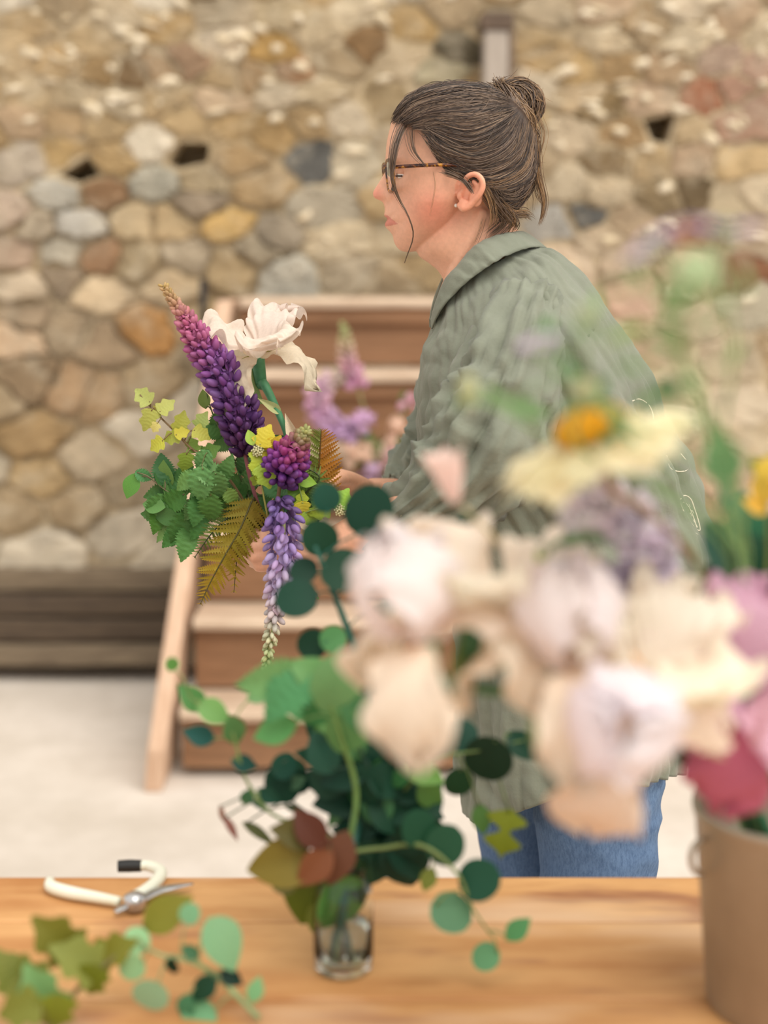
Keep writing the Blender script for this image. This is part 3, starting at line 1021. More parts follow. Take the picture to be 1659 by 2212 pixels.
for sg in (-1, 1):
    base = len(vs)
    ok = []
    for i in range(nr + 1):
        q = math.sin(i / nr * math.pi / 2)
        for j in range(na):
            a = 2 * math.pi * j / na
            R = np.interp(a if a < math.pi else a - 2 * math.pi, tq, rq) * q
            px, py = HO[0] + R * math.cos(a), HO[1] + R * math.sin(a)
            bd = behind(px, py)
            tuck = -0.03 * max(0, 1 - bd / 14.0)
            tex = 0.008 * noise.noise((px * .02, py * .05, 3.0))
            vs.append(hair_pt(px, py, sg, tuck - .012 + tex)); ok.append(bd > -3)
    for i in range(nr):
        for j in range(na):
            k = (j + 1) % na
            q4 = (i * na + j, i * na + k, (i + 1) * na + k, (i + 1) * na + j)
            if all(ok[t] for t in q4):
                t = tuple(base + z for z in q4)
                fs.append(t if sg > 0 else t[::-1])
cap.add(np.array(vs), fs)
m_hair = vcol('brown_hair', 0.38, 0.15, 200, spec=0.55)
capm = cap.mesh('hair')
set_col(capm, np.tile(np.array(lin((62, 47, 38))), (len(vs), 1)))
hair = put('hair', capm, m_hair, PERSON); hair['label'] = 'brown hair pinned up in a messy bun'

guides = [
 [(846,262),(885,207),(960,184),(1040,190),(1085,212)],
 [(848,265),(895,222),(975,198),(1050,205),(1092,220)],
 [(856,270),(905,242),(985,222),(1055,218),(1098,228)],
 [(872,275),(925,258),(1000,250),(1060,240),(1102,236)],
 [(890,282),(940,282),(1005,290),(1065,268),(1108,245)],
 [(905,289),(948,312),(1010,338),(1072,308),(1115,252)],
 [(920,303),(955,345),(1025,368),(1095,335),(1124,258)],
 [(932,325),(965,366),(1040,384),(1112,345),(1134,262)],
 [(942,352),(985,380),(1052,396),(1124,358),(1144,264)],
 [(953,374),(1000,392),(1066,408),(1134,372),(1152,268)],
 [(1010,391),(1050,406),(1095,414),(1142,374),(1156,280)],
 [(1046,405),(1075,424),(1110,424),(1148,372),(1158,290)],
 [(1056,440),(1080,448),(1122,425),(1150,370),(1158,300)],
 [(1068,485),(1090,468),(1125,438),(1150,380),(1158,310)]]
Gd = np.array([catmull(g, 16) for g in guides])
SM = MB()
hcols = [lin(c) for c in ((80, 64, 54), (62, 48, 40), (100, 82, 68), (118, 98, 82), (86, 68, 58), (134, 112, 92), (48, 38, 32))]
def strand(P, r0, col, sides=3):
    n = len(P)
    t = np.linspace(0, 1, n)
    SM.add(*tube(P, r0 * np.clip(np.minimum(1.0, (1.02 - t) * 4), 0.12, 1) * np.minimum(1, 0.35 + t * 6), sides, False), col)
rs = random.Random(3)
for sg, cnt in ((-1, 2300), (1, 900)):
    for k in range(cnt):
        s = rs.random() * (len(guides) - 1.001)
        i = int(s); f = s - i
        g = Gd[i] * (1 - f) + Gd[i + 1] * f
        t0, t1 = rs.uniform(0, 0.35) if rs.random() < .6 else 0, rs.uniform(0.7, 1.0)
        idx = np.linspace(t0 * 15, t1 * 15, 13)
        g = np.array([[np.interp(q, range(16), g[:, 0]), np.interp(q, range(16), g[:, 1])] for q in idx])
        ph, am = rs.uniform(0, 6.3), rs.choice([rs.uniform(0, 3), rs.uniform(2, 9)])
        L0 = rs.uniform(-.014, .022)
        clump = 0.05 * noise.noise((s * 2.2, 0.3, 1.7 * sg))
        P = []
        for q in range(13):
            u = q / 12
            px = g[q, 0] + am * math.sin(ph + u * 5) ; py = g[q, 1] + am * math.cos(ph * 1.3 + u * 4)
            P.append(hair_pt(px, py, sg, L0 + clump * math.sin(math.pi * u) - 0.02 * max(0, 1 - u * 8) * (t0 == 0)))
        c = np.array(hcols[rs.randrange(7)]) * rs.uniform(.85, 1.2)
        if g[-1, 0] > 1120 and rs.random() < .3:
            c = np.array(lin((138, 108, 78))) * rs.uniform(.8, 1.1)
        strand(np.array(P), rs.uniform(.0004, .0009), c)
for k in range(230):   # tousled strands riding above the rest
    s = rs.random() * (len(guides) - 1.001); i = int(s); f = s - i
    g = Gd[i] * (1 - f) + Gd[i + 1] * f
    a0 = rs.uniform(0, .6); a1 = min(1, a0 + rs.uniform(.25, .5))
    ph, am = rs.uniform(0, 6.3), rs.uniform(3, 13)
    P = []
    for q in range(11):
        u = q / 10; w_ = (a0 + (a1 - a0) * u) * 15
        P.append(hair_pt(np.interp(w_, range(16), g[:, 0]) + am * math.sin(ph + u * 4), np.interp(w_, range(16), g[:, 1]) + am * math.cos(ph + u * 3.4), -1 if rs.random() < 2 else 1, .012 + .03 * math.sin(math.pi * u)))
    strand(np.array(P), rs.uniform(.00025, .0005), np.array(lin(rs.choice([(118, 98, 82), (98, 80, 66), (70, 54, 46), (128, 106, 88), (56, 44, 38)]))))
st = put('hair_strands', SM.mesh('hair_strands'), m_hair, hair); st['kind'] = 'stuff'

# bun: a tousled knot of looping locks
BC = np.array([1112.0, 222.0])
SM = MB()
V, F = ellipsoid(S0(1114, 224), (.029, .03, .026), 24, 16)
V = V + np.array([[0.004 * noise.noise((v[0] * 60, v[1] * 60, v[2] * 60)) for _ in range(3)] for v in V])
SM.add(V, F, lin((64, 49, 39)))
for k in range(520):
    tilt = rs.uniform(-.9, .9); rad_ = rs.uniform(.022, .036); a0 = rs.uniform(0, 6.3); span = rs.uniform(1.5, 3.8)
    axis = nrm(np.array([rs.gauss(0, .35), 1, rs.gauss(0, .35)]))
    e1 = nrm(np.cross(axis, [0.3, 0, 1])); e2 = np.cross(axis, e1)
    hgt = rs.uniform(-.028, .028)
    rr_ = math.sqrt(max(.2, 1 - (hgt / .034) ** 2)) * rad_
    P = []
    for t in np.linspace(0, 1, 12):
        a = a0 + span * t
        q = S0(*BC) + axis * hgt + (e1 * math.cos(a) * 1.05 + e2 * math.sin(a) * 0.95) * rr_ * (1 + .1 * math.sin(5 * t + a0))
        P.append(q)
    c = np.array(lin(rs.choice([(96, 76, 58), (112, 88, 66), (84, 65, 50), (132, 104, 76), (66, 50, 40)])))
    strand(np.array(P), rs.uniform(.0005, .0011), c)
# thick lock that wraps the knot in front and hangs down
for k in range(170):
    j = lambda s_: rs.gauss(0, s_)
    P = catmull([S0(1072 + j(10), 182 + j(8), -.012), S0(1098 + j(10), 212 + j(8), -.034), S0(1122 + j(10), 250 + j(6), -.036), S0(1140 + j(9), 290 + j(8), -.030), S0(1144 + j(9), 340 + j(20), -.026), S0(1150 + j(9), 390 + j(30), -.02)], 16)
    strand(P, rs.uniform(.0005, .001), np.array(lin(rs.choice([(120, 94, 68), (98, 76, 58), (142, 112, 80), (82, 63, 48)]))))
bun = put('bun', SM.mesh('bun'), m_hair, hair)
# loose locks
SM = MB()
def lock(pts, n, spread, r, cols, bvh=None):
    for k in range(n):
        jx, jy = rs.gauss(0, spread), rs.gauss(0, spread * .6)
        Q = []
        for i, p in enumerate(pts):
            s_ = 1.0 if len(p) < 4 else p[3]
            q = None
            if bvh is not None:
                q = hit(bvh, p[0] + jx * s_, p[1] + jy * s_, rs.uniform(.002, .005))
            if q is None:
                q = S(p[0] + jx * s_, p[1] + jy * s_, p[2] + rs.gauss(0, .002))
            Q.append(q)
        strand(catmull(Q, 20), rs.uniform(.6, 1.2) * r, np.array(lin(rs.choice(cols))), 4)
dk = [(96, 76, 60), (112, 88, 68), (80, 62, 50)]
lt = [(150, 116, 80), (124, 96, 68), (168, 130, 90), (100, 78, 58)]
lock([(872,268,-.05,1.6),(856,310,-.062,1.3),(848,350,-.07,1),(849,395,-.07,.8),(862,430,-.066,.5),(880,462,-.066,.25),(892,495,-.062,.15),(891,520,-.055,.12),(882,545,-.05,.12),(874,568,-.045,.12)], 20, 4.5, .0004, dk)
lock([(886,280,-.06,1.4),(891,318,-.068,1),(902,340,-.074,.7),(922,362,-.078,.3)], 14, 3.5, .0004, dk, None)
lock([(872,268,-.05,1.6),(858,300,-.062,1.3),(850,335,-.07,1),(846,372,-.072,.8)], 22, 4.5, .00055, dk)
lock([(936,372,-.072),(940,400,-.074),(936,430,-.072),(928,470,-.066)], 2, 1.5, .00025, lt)
lock([(962,372,-.082,1.4),(990,382,-.086,1.1),(1010,396,-.09,.8),(1022,418,-.092,.5)], 26, 4, .0005, dk)
lock([(1046,400,-.085),(1060,430,-.082),(1066,465,-.075),(1060,492,-.068)], 20, 5, .0004, lt)
lock([(1050,420,-.08),(1075,455,-.07),(1090,480,-.06),(1060,508,-.055)], 40, 9, .0005, dk)
lock([(1075,440,-.07),(1105,462,-.05),(1130,462,-.03),(1143,470,-.02)], 40, 8, .0005, dk + lt)
lock([(1090,450,-.06),(1110,480,-.05),(1100,500,-.04)], 30, 9, .00045, dk + lt)
lock([(1050,470,-.07),(1042,500,-.065),(1030,530,-.062)], 6, 5, .0003, lt)
lock([(1150,262,-.03,1.2),(1158,320,-.03,1.1),(1164,380,-.03,1),(1176,430,-.03,.8),(1174,462,-.03,.6),(1166,486,-.03,.5)], 26, 6, .0004, lt)
lock([(1160,240,-.02,1),(1176,290,-.02,1),(1160,360,-.02,1),(1164,420,-.02,1),(1178,446,-.02,.6)], 10, 6, .00035, lt)
for k in range(60):   # flyaways round the bun
    a = rs.uniform(-2.6, .9)
    c0 = BC + np.array([math.cos(a), math.sin(a)]) * 48
    c1 = c0 + np.array([math.cos(a + rs.uniform(.6, 1.6)), math.sin(a + rs.uniform(.6, 1.6))]) * rs.uniform(6, 22)
    c2 = c1 + np.array([rs.gauss(0, 9), rs.gauss(4, 9)])
    dy = rs.uniform(-.03, .03)
    strand(catmull([S0(*c0, dy), S0(*c1, dy), S0(*c2, dy)], 9), .00028, np.array(lin(rs.choice(lt))))
ll = put('loose_locks', SM.mesh('loose_locks'), m_hair, hair); ll['kind'] = 'stuff'
# ---- shirt
m_shirt, nt, b = newmat('sage_cotton')
f1 = nz(nt, 9, 5); f2 = nz(nt, 60, 5, 0.65); f3 = nz(nt, 420, 2)
c = ramp(nt, f1, [(0.3, lin((117, 121, 106))), (0.7, lin((137, 141, 125)))])
nt.links.new(c, b.inputs['Base Color']); b.inputs['Roughness'].default_value = 0.8
b.inputs['Sheen Weight'].default_value = 0.15; b.inputs['Specular IOR Level'].default_value = 0.2
bump(nt, b, f2, 0.35, 0.004)

def vnormals(me):
    n = len(me.vertices); a = np.empty(n * 3)
    me.vertices.foreach_get('normal', a)
    return a.reshape(-1, 3)
def displace(me, fn):
    n = len(me.vertices); co = np.empty(n * 3); me.vertices.foreach_get('co', co); co = co.reshape(-1, 3)
    nn = vnormals(me)
    co = co + nn * np.array([fn(i, co[i]) for i in range(n)])[:, None]
    me.vertices.foreach_set('co', co.ravel()); me.update()

def ridge(x):
    return 1 - abs(2 * x)          # noise in about -.5...5
TST = [(965,628,1128,530,.066),(948,665,1168,536,.088),(934,708,1206,551,.128),(912,756,1268,632,.172),(898,824,1335,722,.192),(893,872,1382,806,.198),(898,936,1412,888,.196),(915,1020,1466,975,.19),(965,1110,1502,1075,.185),(985,1210,1540,1206,.195),(985,1400,1520,1380,.205),(985,1560,1480,1520,.21),(1000,1700,1455,1630,.21)]
NS, NA = 200, 240
sts = stations(TST, NS)
rings = [ring_px((a[0], a[1]), (a[2], a[3]), 0, a[4], NA, 2.25) for a in sts]
# shirt-tail hem: high at the sides, low front and back
AN = np.linspace(0, 2 * math.pi, NA, endpoint=False)
for k in range(NS - 48, NS):
    u = (k - (NS - 48)) / 47
    for j in range(NA):
        rings[k][j, 2] += u * u * (0.045 * math.sin(AN[j]) ** 2 - 0.035 * max(0, math.cos(AN[j])) ** 2)
V, F = loft(rings, False)
mb = MB(); mb.add(V, F)
sm = mb.mesh('shirt')
def torso_fold(i, p):
    k, j = divmod(i, NA)
    u = k / NS; a = AN[j]
    ca, sa = math.cos(a), math.sin(a)
    amp = 0.003 + 0.014 * min(1, max(0, (u - .15) / .45))
    v1 = ridge(noise.noise((ca * 3.1, sa * 3.1, u * 2.2)))
    v2 = ridge(noise.noise((ca * 6.5 + 3, sa * 6.5, u * 5 + ca * 1.2)))
    v3 = noise.noise((ca * 14, sa * 14, u * 16))
    cr = noise.noise((p[0] * 16 + p[2] * 20, p[1] * 6, p[2] * 8 - p[0] * 10))
    return amp * (v1 - .6) + amp * .5 * (v2 - .6) + .003 * v3 * min(1, u * 6) + .0045 * ridge(cr) * min(1, u * 5) + .0016 * noise.noise((p[0] * 60, p[1] * 50, p[2] * 60))
displace(sm, torso_fold)
shirt = put('shirt', sm, m_shirt, PERSON); shirt['label'] = 'loose sage green cotton shirt'
so = shirt.modifiers.new('thick', 'SOLIDIFY'); so.thickness = 0.0015; so.offset = -1
tv = np.empty(len(sm.vertices) * 3); sm.vertices.foreach_get('co', tv)
TB = BVHTree.FromPolygons(tv.reshape(-1, 3).tolist(), F)

def sleeve(pts, radii, seed, nS=96, nA=80):
    P = catmull(pts, nS)
    V, F = tube(P, 1.0, nA, False)
    V = V.reshape(nS, nA, 3)
    R = np.interp(np.linspace(0, 1, nS), np.linspace(0, 1, len(radii)), radii)
    for k in range(nS):
        u = k / nS
        for j in range(nA):
            a = 2 * math.pi * j / nA
            ca, sa = math.cos(a), math.sin(a)
            g1 = ridge(noise.noise((ca * 2.6 + seed, sa * 2.6, u * 3.0)))
            g2 = ridge(noise.noise((ca * 5.5 + seed, sa * 5.5, u * 4.0 + sa)))
            cross = noise.noise((ca * 1.2, sa * 1.2 + seed, u * 15 + ca * 1.5))
            fine = noise.noise((ca * 9, sa * 9, u * 22 + seed))
            gather = math.exp(-((u - .36) / .06) ** 2) * abs(math.sin(a * 15 + noise.noise((a, u * 4, 2)) * 3))
            cuffg = max(0, (u - .72) / .28) * abs(math.sin(a * 9 + noise.noise((a, 1, seed)) * 3))
            r = R[k] * (1 + .24 * (g1 - .62) + .17 * (g2 - .62) + .15 * ridge(cross) - .09 + .09 * fine + .035 * gather + .10 * cuffg)
            V[k, j] = P[k] + (V[k, j] - P[k]) * r
    return V.reshape(-1, 3), F
V, F = sleeve([S(1150,655,-.10),S(1120,760,-.155),S(1088,860,-.178),S(1048,950,-.185),S(995,1030,-.182),S(925,1088,-.17),S(862,1128,-.148),S(800,1176,-.128),S(782,1188,-.122)], [.045,.064,.074,.079,.072,.052,.040,.031,.0285], 1.3)
mb = MB(); mb.add(V, F); o = put('sleeve', mb.mesh('sleeve'), m_shirt, shirt)
o.modifiers.new('thick', 'SOLIDIFY').thickness = 0.0015
SB = BVHTree.FromPolygons(V.tolist(), F)
V, F = sleeve([S(1080,690,.12),S(1010,850,.17),S(960,970,.175),S(905,1040,.155),S(860,1075,.13),S(838,1080,.115)], [.05,.066,.066,.052,.036,.030], 7.7, 70, 60)
mb = MB(); mb.add(V, F); o = put('sleeve', mb.mesh('sleeve'), m_shirt, shirt)
o.modifiers.new('thick', 'SOLIDIFY').thickness = 0.0015

# collar: band turned over, wrapping the neck
CT = [(931,690),(939,655),(959,602),(986,571),(1016,534),(1049,513),(1092,501),(1125,497)]   # fold line, near side, front to back
CB = [(932,712),(955,666),(1001,615),(1049,579),(1092,553),(1143,535),(1182,536)]               # outer fall edge
nC = 60
lat_t = np.interp(np.linspace(0, 1, nC), [0, .15, .35, .6, .85, 1], [-.022, -.038, -.056, -.066, -.045, 0])
lat_b = np.interp(np.linspace(0, 1, nC), [0, .15, .35, .6, .85, 1], [-.032, -.064, -.088, -.096, -.06, 0])
def seq(pts, n):
    return catmull(pts, n)
ct, cb = seq(CT, nC), seq(CB, nC)
cols = []
for k in range(nC):
    T = S(ct[k, 0], ct[k, 1], lat_t[k]); B = S(cb[k, 0], cb[k, 1], lat_b[k])
    I = T + np.array([0.006, 0.006 * (1 - k / nC) + .002, -.034])
    outw = np.array([0, -.004 * (1 - k / nC), 0.003]) if k < nC - 1 else np.zeros(3)
    row = [I, T + (I - T) * .35, T, T * .72 + B * .28 + outw * 1.4, T * .45 + B * .55 + outw * 1.2, T * .2 + B * .8 + outw * .8, B]
    wob = 0.004 * np.array([noise.noise((k * .5, q * 1.9, 1)) for q in range(7)])
    cols.append(np.array([row[q] + np.array([0, -1, .5]) * wob[q] * (1 if k < nC - 2 else 0) for q in range(7)]))
full = cols + [np.array([[p[0], 2 * Y0 - p[1], p[2]] for p in c]) for c in cols[::-1][1:]]
vs = np.vstack(full); fs = []
for k in range(len(full) - 1):
    for q in range(6):
        fs.append((k * 7 + q, k * 7 + q + 1, (k + 1) * 7 + q + 1, (k + 1) * 7 + q))
mb = MB(); mb.add(vs, fs); collar = put('collar', mb.mesh('collar'), m_shirt, shirt)
sd = collar.modifiers.new('sub', 'SUBSURF'); sd.levels = 1; sd.render_levels = 1
so = collar.modifiers.new('thick', 'SOLIDIFY'); so.thickness = 0.002; so.offset = 0

# seams and stitched edges
m_seam = simple('seam_thread', (112, 117, 102), (124, 129, 113), 30, 0.9)
def seam(pts, bvh, r=.0011, off=.0003, mat=m_seam, name='seam', par=None):
    P2 = catmull(np.array(pts, float), 40)
    Q = [hit(bvh, x, y, off) for x, y in P2]
    Q = [q for q in Q if q is not None]
    if len(Q) < 4:
        return
    Q = np.array(Q)
    Q[1:-1] = (Q[:-2] + Q[1:-1] + Q[2:]) / 3
    mb = MB(); mb.add(*tube(Q, r, 6)); return put(name, mb.mesh(name), mat, par or shirt)
seam([(1046,590),(1022,690),(1010,780),(1005,850)], TB)
seam([(1300,692),(1250,750),(1200,805),(1162,846)], TB)
seam([(1440,1003),(1446,1003)], TB)
# hem band
lastr = tv.reshape(-1, 3).reshape(NS, NA, 3)
for dz, r in ((2, .0012), (9, .0009)):
    P = np.vstack([lastr[NS - dz], lastr[NS - dz][:1]])
    ctr = P.mean(0); P = P + (P - ctr) * .002
    mb = MB(); mb.add(*tube(P, r, 6, False)); put('hem_stitch', mb.mesh('hem_stitch'), m_seam, shirt)
# pale cut-work embroidery down the back of the shirt
m_emb = simple('cream_thread', (214, 206, 184), (228, 220, 200), 60, 0.8)
motifs = [[(1362,868),(1380,862),(1400,874),(1409,892),(1411,906)], [(1440,985),(1446,1010),(1462,1018),(1482,1016),(1486,1002),(1470,980)],
          [(1468,1080),(1478,1070),(1492,1078),(1500,1100),(1508,1124),(1512,1146),(1500,1140),(1484,1116),(1472,1096),(1468,1080)],
          [(1480,1086),(1490,1100),(1499,1122),(1505,1140)], [(1500,1150),(1512,1160),(1520,1175),(1527,1192)]]
for mo in motifs:
    seam(mo, TB, .0011, .0012, m_emb, 'embroidery')
for x, y in ((1476, 1088), (1482, 1100), (1490, 1112), (1496, 1126), (1502, 1136), (1486, 1092), (1494, 1106)):
    seam([(x - 4, y + 2), (x, y - 3), (x + 4, y + 3)], TB, .001, .001, m_emb, 'embroidery')
# cord at the cuff
mb = MB(); mb.add(*tube(catmull([S(876, 1075, -.195), S(872, 1100, -.2), S(864, 1130, -.195), S(866, 1160, -.19)], 14), .0016, 6)); put('cuff_cord', mb.mesh('cuff_cord'), simple('pale_cord', (168, 168, 140), (184, 184, 156), 60, .8), shirt)

# ---- jeans
m_jean, nt, b = newmat('blue_denim')
f1 = nz(nt, 4, 3); f2 = nz(nt, 260, 3, .8, stretch=(1, 1, .35)); 
c = ramp(nt, f1, [(0.3, lin((84, 108, 142))), (0.7, lin((112, 138, 170)))])
c = mix(nt, ramp(nt, f2, [(0.35, (.6, .6, .6)), (0.6, (0, 0, 0))]), c, lin((60, 82, 116)))
nt.links.new(c, b.inputs['Base Color']); b.inputs['Roughness'].default_value = 0.85; b.inputs['Specular IOR Level'].default_value = .2
bump(nt, b, f2, .2, .002)
def leg(st, dy, seed):
    st = catmull(np.array(st, float), 90)
    rings = []
    for k, a in enumerate(st):
        A = at(a[0], a[1], Y0 + dy); B = at(a[2], a[3], Y0 + dy)
        c0 = (A + B) / 2; h = (B - A) / 2
        r = []
        for t in np.linspace(0, 2 * math.pi, 72, endpoint=False):
            ct_, st_ = math.cos(t), math.sin(t)
            f = 1 + .05 * noise.noise((ct_ * 1.6 + seed, st_ * 1.6, k * .08)) + .04 * (ridge(noise.noise((ct_ * 1.2, st_ * 1.2 + seed, k * .17 + ct_ * .8))) - .6)
            r.append(c0 - h * ct_ * f + np.array([0, -a[4], 0]) * st_ * f)
        rings.append(np.array(r))
    return loft(rings, False)
zl = lambda z, dy: None
def pz(X, Y, z):
    p = np.array([[X, Y, z]]); x, y = to_px(p); return float(x[0]), float(y[0])
jn = MB()
bN, bF = foot_n, foot_f
def low(cx, Y, z, hw):
    a = pz(cx - hw, Y, z); c_ = pz(cx + hw, Y, z); return [a[0], a[1], c_[0], c_[1]]
V, F = leg([(1100,1440,1400,1440,.085),(1120,1560,1425,1550,.09),(1146,1650,1432,1640,.094),(1156,1755,1424,1750,.09),(1166,1890,1412,1886,.086),
            low(kneeN[0], Y0 + YN, .47, .078) + [.08], low(bN[0], Y0 + YN, .28, .085) + [.085], low(bN[0], Y0 + YN, .1, .10) + [.1]], YN, 2.2)
jn.add(V, F)
JB = BVHTree.FromPolygons(V.tolist(), F)
V, F = leg([(1090,1440,1380,1440,.085),(1060,1560,1370,1550,.09),(1036,1650,1330,1640,.094),(1034,1755,1280,1750,.09),(1040,1890,1268,1886,.086),
            low(kneeF[0], Y0 + YF, .47, .078) + [.08], low(bF[0], Y0 + YF, .28, .085) + [.085], low(bF[0], Y0 + YF, .1, .10) + [.1]], YF, 6.2)
jn.add(V, F)
JB2 = BVHTree.FromPolygons(V.tolist(), F)
jeans = put('jeans', jn.mesh('jeans'), m_jean, PERSON); jeans['label'] = 'blue denim jeans'
jeans.modifiers.new('thick', 'SOLIDIFY').thickness = 0.0015
m_js = simple('pale_denim_seam', (150, 168, 188), (166, 182, 200), 80, .85)
m_jd = simple('denim_edge', (84, 108, 142), (100, 124, 156), 80, .85)
for pts, bv in (([(1232,1660),(1236,1750),(1243,1890)], JB), ([(1322,1700),(1326,1800),(1328,1890)], JB), ([(1150,1715),(1128,1800),(1112,1890)], JB2)):
    seam(pts, bv, .0012, .0002, m_js, 'side_seam', jeans)
    seam([(x - 4, y) for x, y in pts], bv, .0012, .0, m_jd, 'seam_fold', jeans)
# ================================================================== PLANT KIT
def leaf_mesh(name, wfun, n=14, fold=.25, curl=.18, ripple=0.0, teeth=0, tooth=0.06, twist=0.0):
    """blade of unit length along +X, normal +Z"""
    V, F = [], []
    m_ = 7
    us = np.linspace(0, 1, n)
    vv = np.linspace(-1, 1, m_)
    for k, u in enumerate(us):
        w_ = wfun(u)
        if teeth:
            w_ *= 1 + tooth * (1 if k % 2 else -1)
        for v in vv:
            lag = 0.05 * (1 - abs(v)) if teeth else 0
            z = fold * abs(v) * w_ - curl * (u - .3) ** 2 + ripple * math.sin(u * 42 - abs(v) * 5) * (1 if v >= 0 else 1)
            z += twist * v * w_ * math.sin(u * 3)
            V.append((u, v * w_, z))
    for k in range(n - 1):
        for q in range(m_ - 1):
            a = k * m_ + q
            F.append((a, a + 1, a + m_ + 1, a + m_))
    mb = MB(); mb.add(V, F)
    me = mb.mesh(name)
    me.materials.append(MAT['leaf'])
    return me
sn = lambda u: max(0.0, math.sin(math.pi * u))
LEAF = {
 'round': leaf_mesh('round_leaf', lambda u: .46 * math.sqrt(max(0.0, 1 - (2 * u - 1) ** 2)) * (1.06 - .1 * u) + .004, 16, .08, .12),
 'oval': leaf_mesh('oval_leaf', lambda u: .31 * sn(u ** .85) + .004, 14, .18, .22),
 'lance': leaf_mesh('lance_leaf', lambda u: .13 * sn(u ** .8) + .004, 14, .3, .3),
 'serrate': leaf_mesh('serrate_leaf', lambda u: .33 * sn(u ** .72) ** .9 + .004, 27, .22, .45, .016, 1, .14),
 'lobed': leaf_mesh('lobed_leaf', lambda u: (.46 * sn(u ** .62) ** .75) * (.82 + .18 * math.cos(u * 2 * math.pi * 2.2 - 2.2)) + .004, 33, .2, .25, .010, 1, .07),
 'maple': leaf_mesh('maple_leaf', lambda u: (.50 * sn(u ** .8) ** .7) * (.6 + .4 * math.cos(u * 2 * math.pi * 2.0 - 2.6)) + .004, 33, .14, .2, .0, 1, .05),
 'big': leaf_mesh('broad_leaf', lambda u: .36 * sn(u ** .75) ** .85 + .004, 18, .22, .3, .004),
}
rp = random.Random(21)

def stem_path(pts, n=24):
    return catmull([at(*p) if len(p) == 3 else np.asarray(p[0]) for p in pts], n)

def jit(c, k=10):
    k = k * min(1.0, 0.25 + sum(c) / 3 / 150.0)
    d = rp.uniform(-k, k)
    return tuple(max(5, min(250, v + d + rp.uniform(-k * .4, k * .4))) for v in c)

def add_leaf(par, px, py, Y, length, ang, kind='oval', color=(70, 120, 70), tilt=None, flip=None, stemP=None, mbs=None, face=0.75):
    P = at(px, py, Y)
    L = length * m_per_px(P)
    a = math.radians(ang)
    tl = rp.uniform(-.4, .4) if tilt is None else tilt
    d = nrm([math.cos(a) * math.cos(tl), math.sin(tl), math.sin(a) * math.cos(tl)])
    view = nrm(CAM - P)
    rnd_ = np.array([rp.gauss(0, 1), rp.gauss(0, 1), rp.gauss(0, 1) + .6])
    nn = view * face + nrm(rnd_) * (1 - face)
    base = P - d * L * .5
    o = put('leaf', LEAF[kind], None, par, frame(base, d, nn, L), jit(color))
    if stemP is not None and mbs is not None:
        i = np.argmin(((stemP - base) ** 2).sum(1))
        i = max(0, i - 1)
        if np.linalg.norm(stemP[i] - base) > .003:
            mid = (stemP[i] + base) / 2 + np.array([0, 0, .004])
            mbs.add(*tube(catmull([stemP[i], mid, base + d * L * .1], 6), .0007 + L * .006, 5))
    return o

def branch(name, label, cat, group, stem, leaves, r=.002, scol=(90, 100, 60), stem_end=None, kind='oval', color=(60, 110, 70)):
    """a cut branch: stem from the cut end to the tip, leaves (px,py,dY,len,ang[,kind[,colour]])"""
    P = stem_path(stem, 40)
    t = thing(name, label, cat, P[0], group)
    mb = MB(); mb.add(*tube(P, [r * 1.2, r, r * .45], 8))
    sd = []
    for lf in leaves:
        px, py, dY, ln, an = lf[:5]
        kd = lf[5] if len(lf) > 5 and lf[5] else kind
        cl = lf[6] if len(lf) > 6 else color
        # nearest stem distance in picture gives the depth
        qx, qy = to_px(P)
        i = np.argmin((qx - px) ** 2 + (qy - py) ** 2)
        Y = P[i, 1] + dY
        add_leaf(t, px, py, Y, ln, an, kd, cl, stemP=P, mbs=mb)
    put('stem', mb.mesh('stem'), MAT['stem'], t, None, scol)
    return t

# ---- lupin
def floret_mesh():
    mb = MB()
    V, F = ellipsoid((.52, 0, .0), (.46, .20, .24), 10, 7)
    V[:, 2] += .35 * (V[:, 0] - .2) ** 2
    mb.add(V, F)
    # banner petal, folded back over the pouch
    n = 6; vs = []; fs = []
    for u in np.linspace(0, 1, n):
        for v in np.linspace(-1, 1, 5):
            w_ = .46 * math.sin(math.pi * min(1, .12 + u * .86)) ** .7
            vs.append((.18 + .55 * u - .12 * abs(v), v * w_, .16 + .60 * math.sin(u * 1.7) - .26 * abs(v) ** 2))
    for k in range(n - 1):
        for q in range(4):
            a = k * 5 + q; fs.append((a, a + 1, a + 6, a + 5))
    mb.add(vs, fs)
    me = mb.mesh('floret'); me.materials.append(MAT['floret'])
    return me
FLORET = floret_mesh()
V, F = ellipsoid((.5, 0, 0), (.5, .26, .26), 8, 6)
mb = MB(); mb.add(V, F); BUD = mb.mesh('bud'); BUD.materials.append(MAT['floret'])

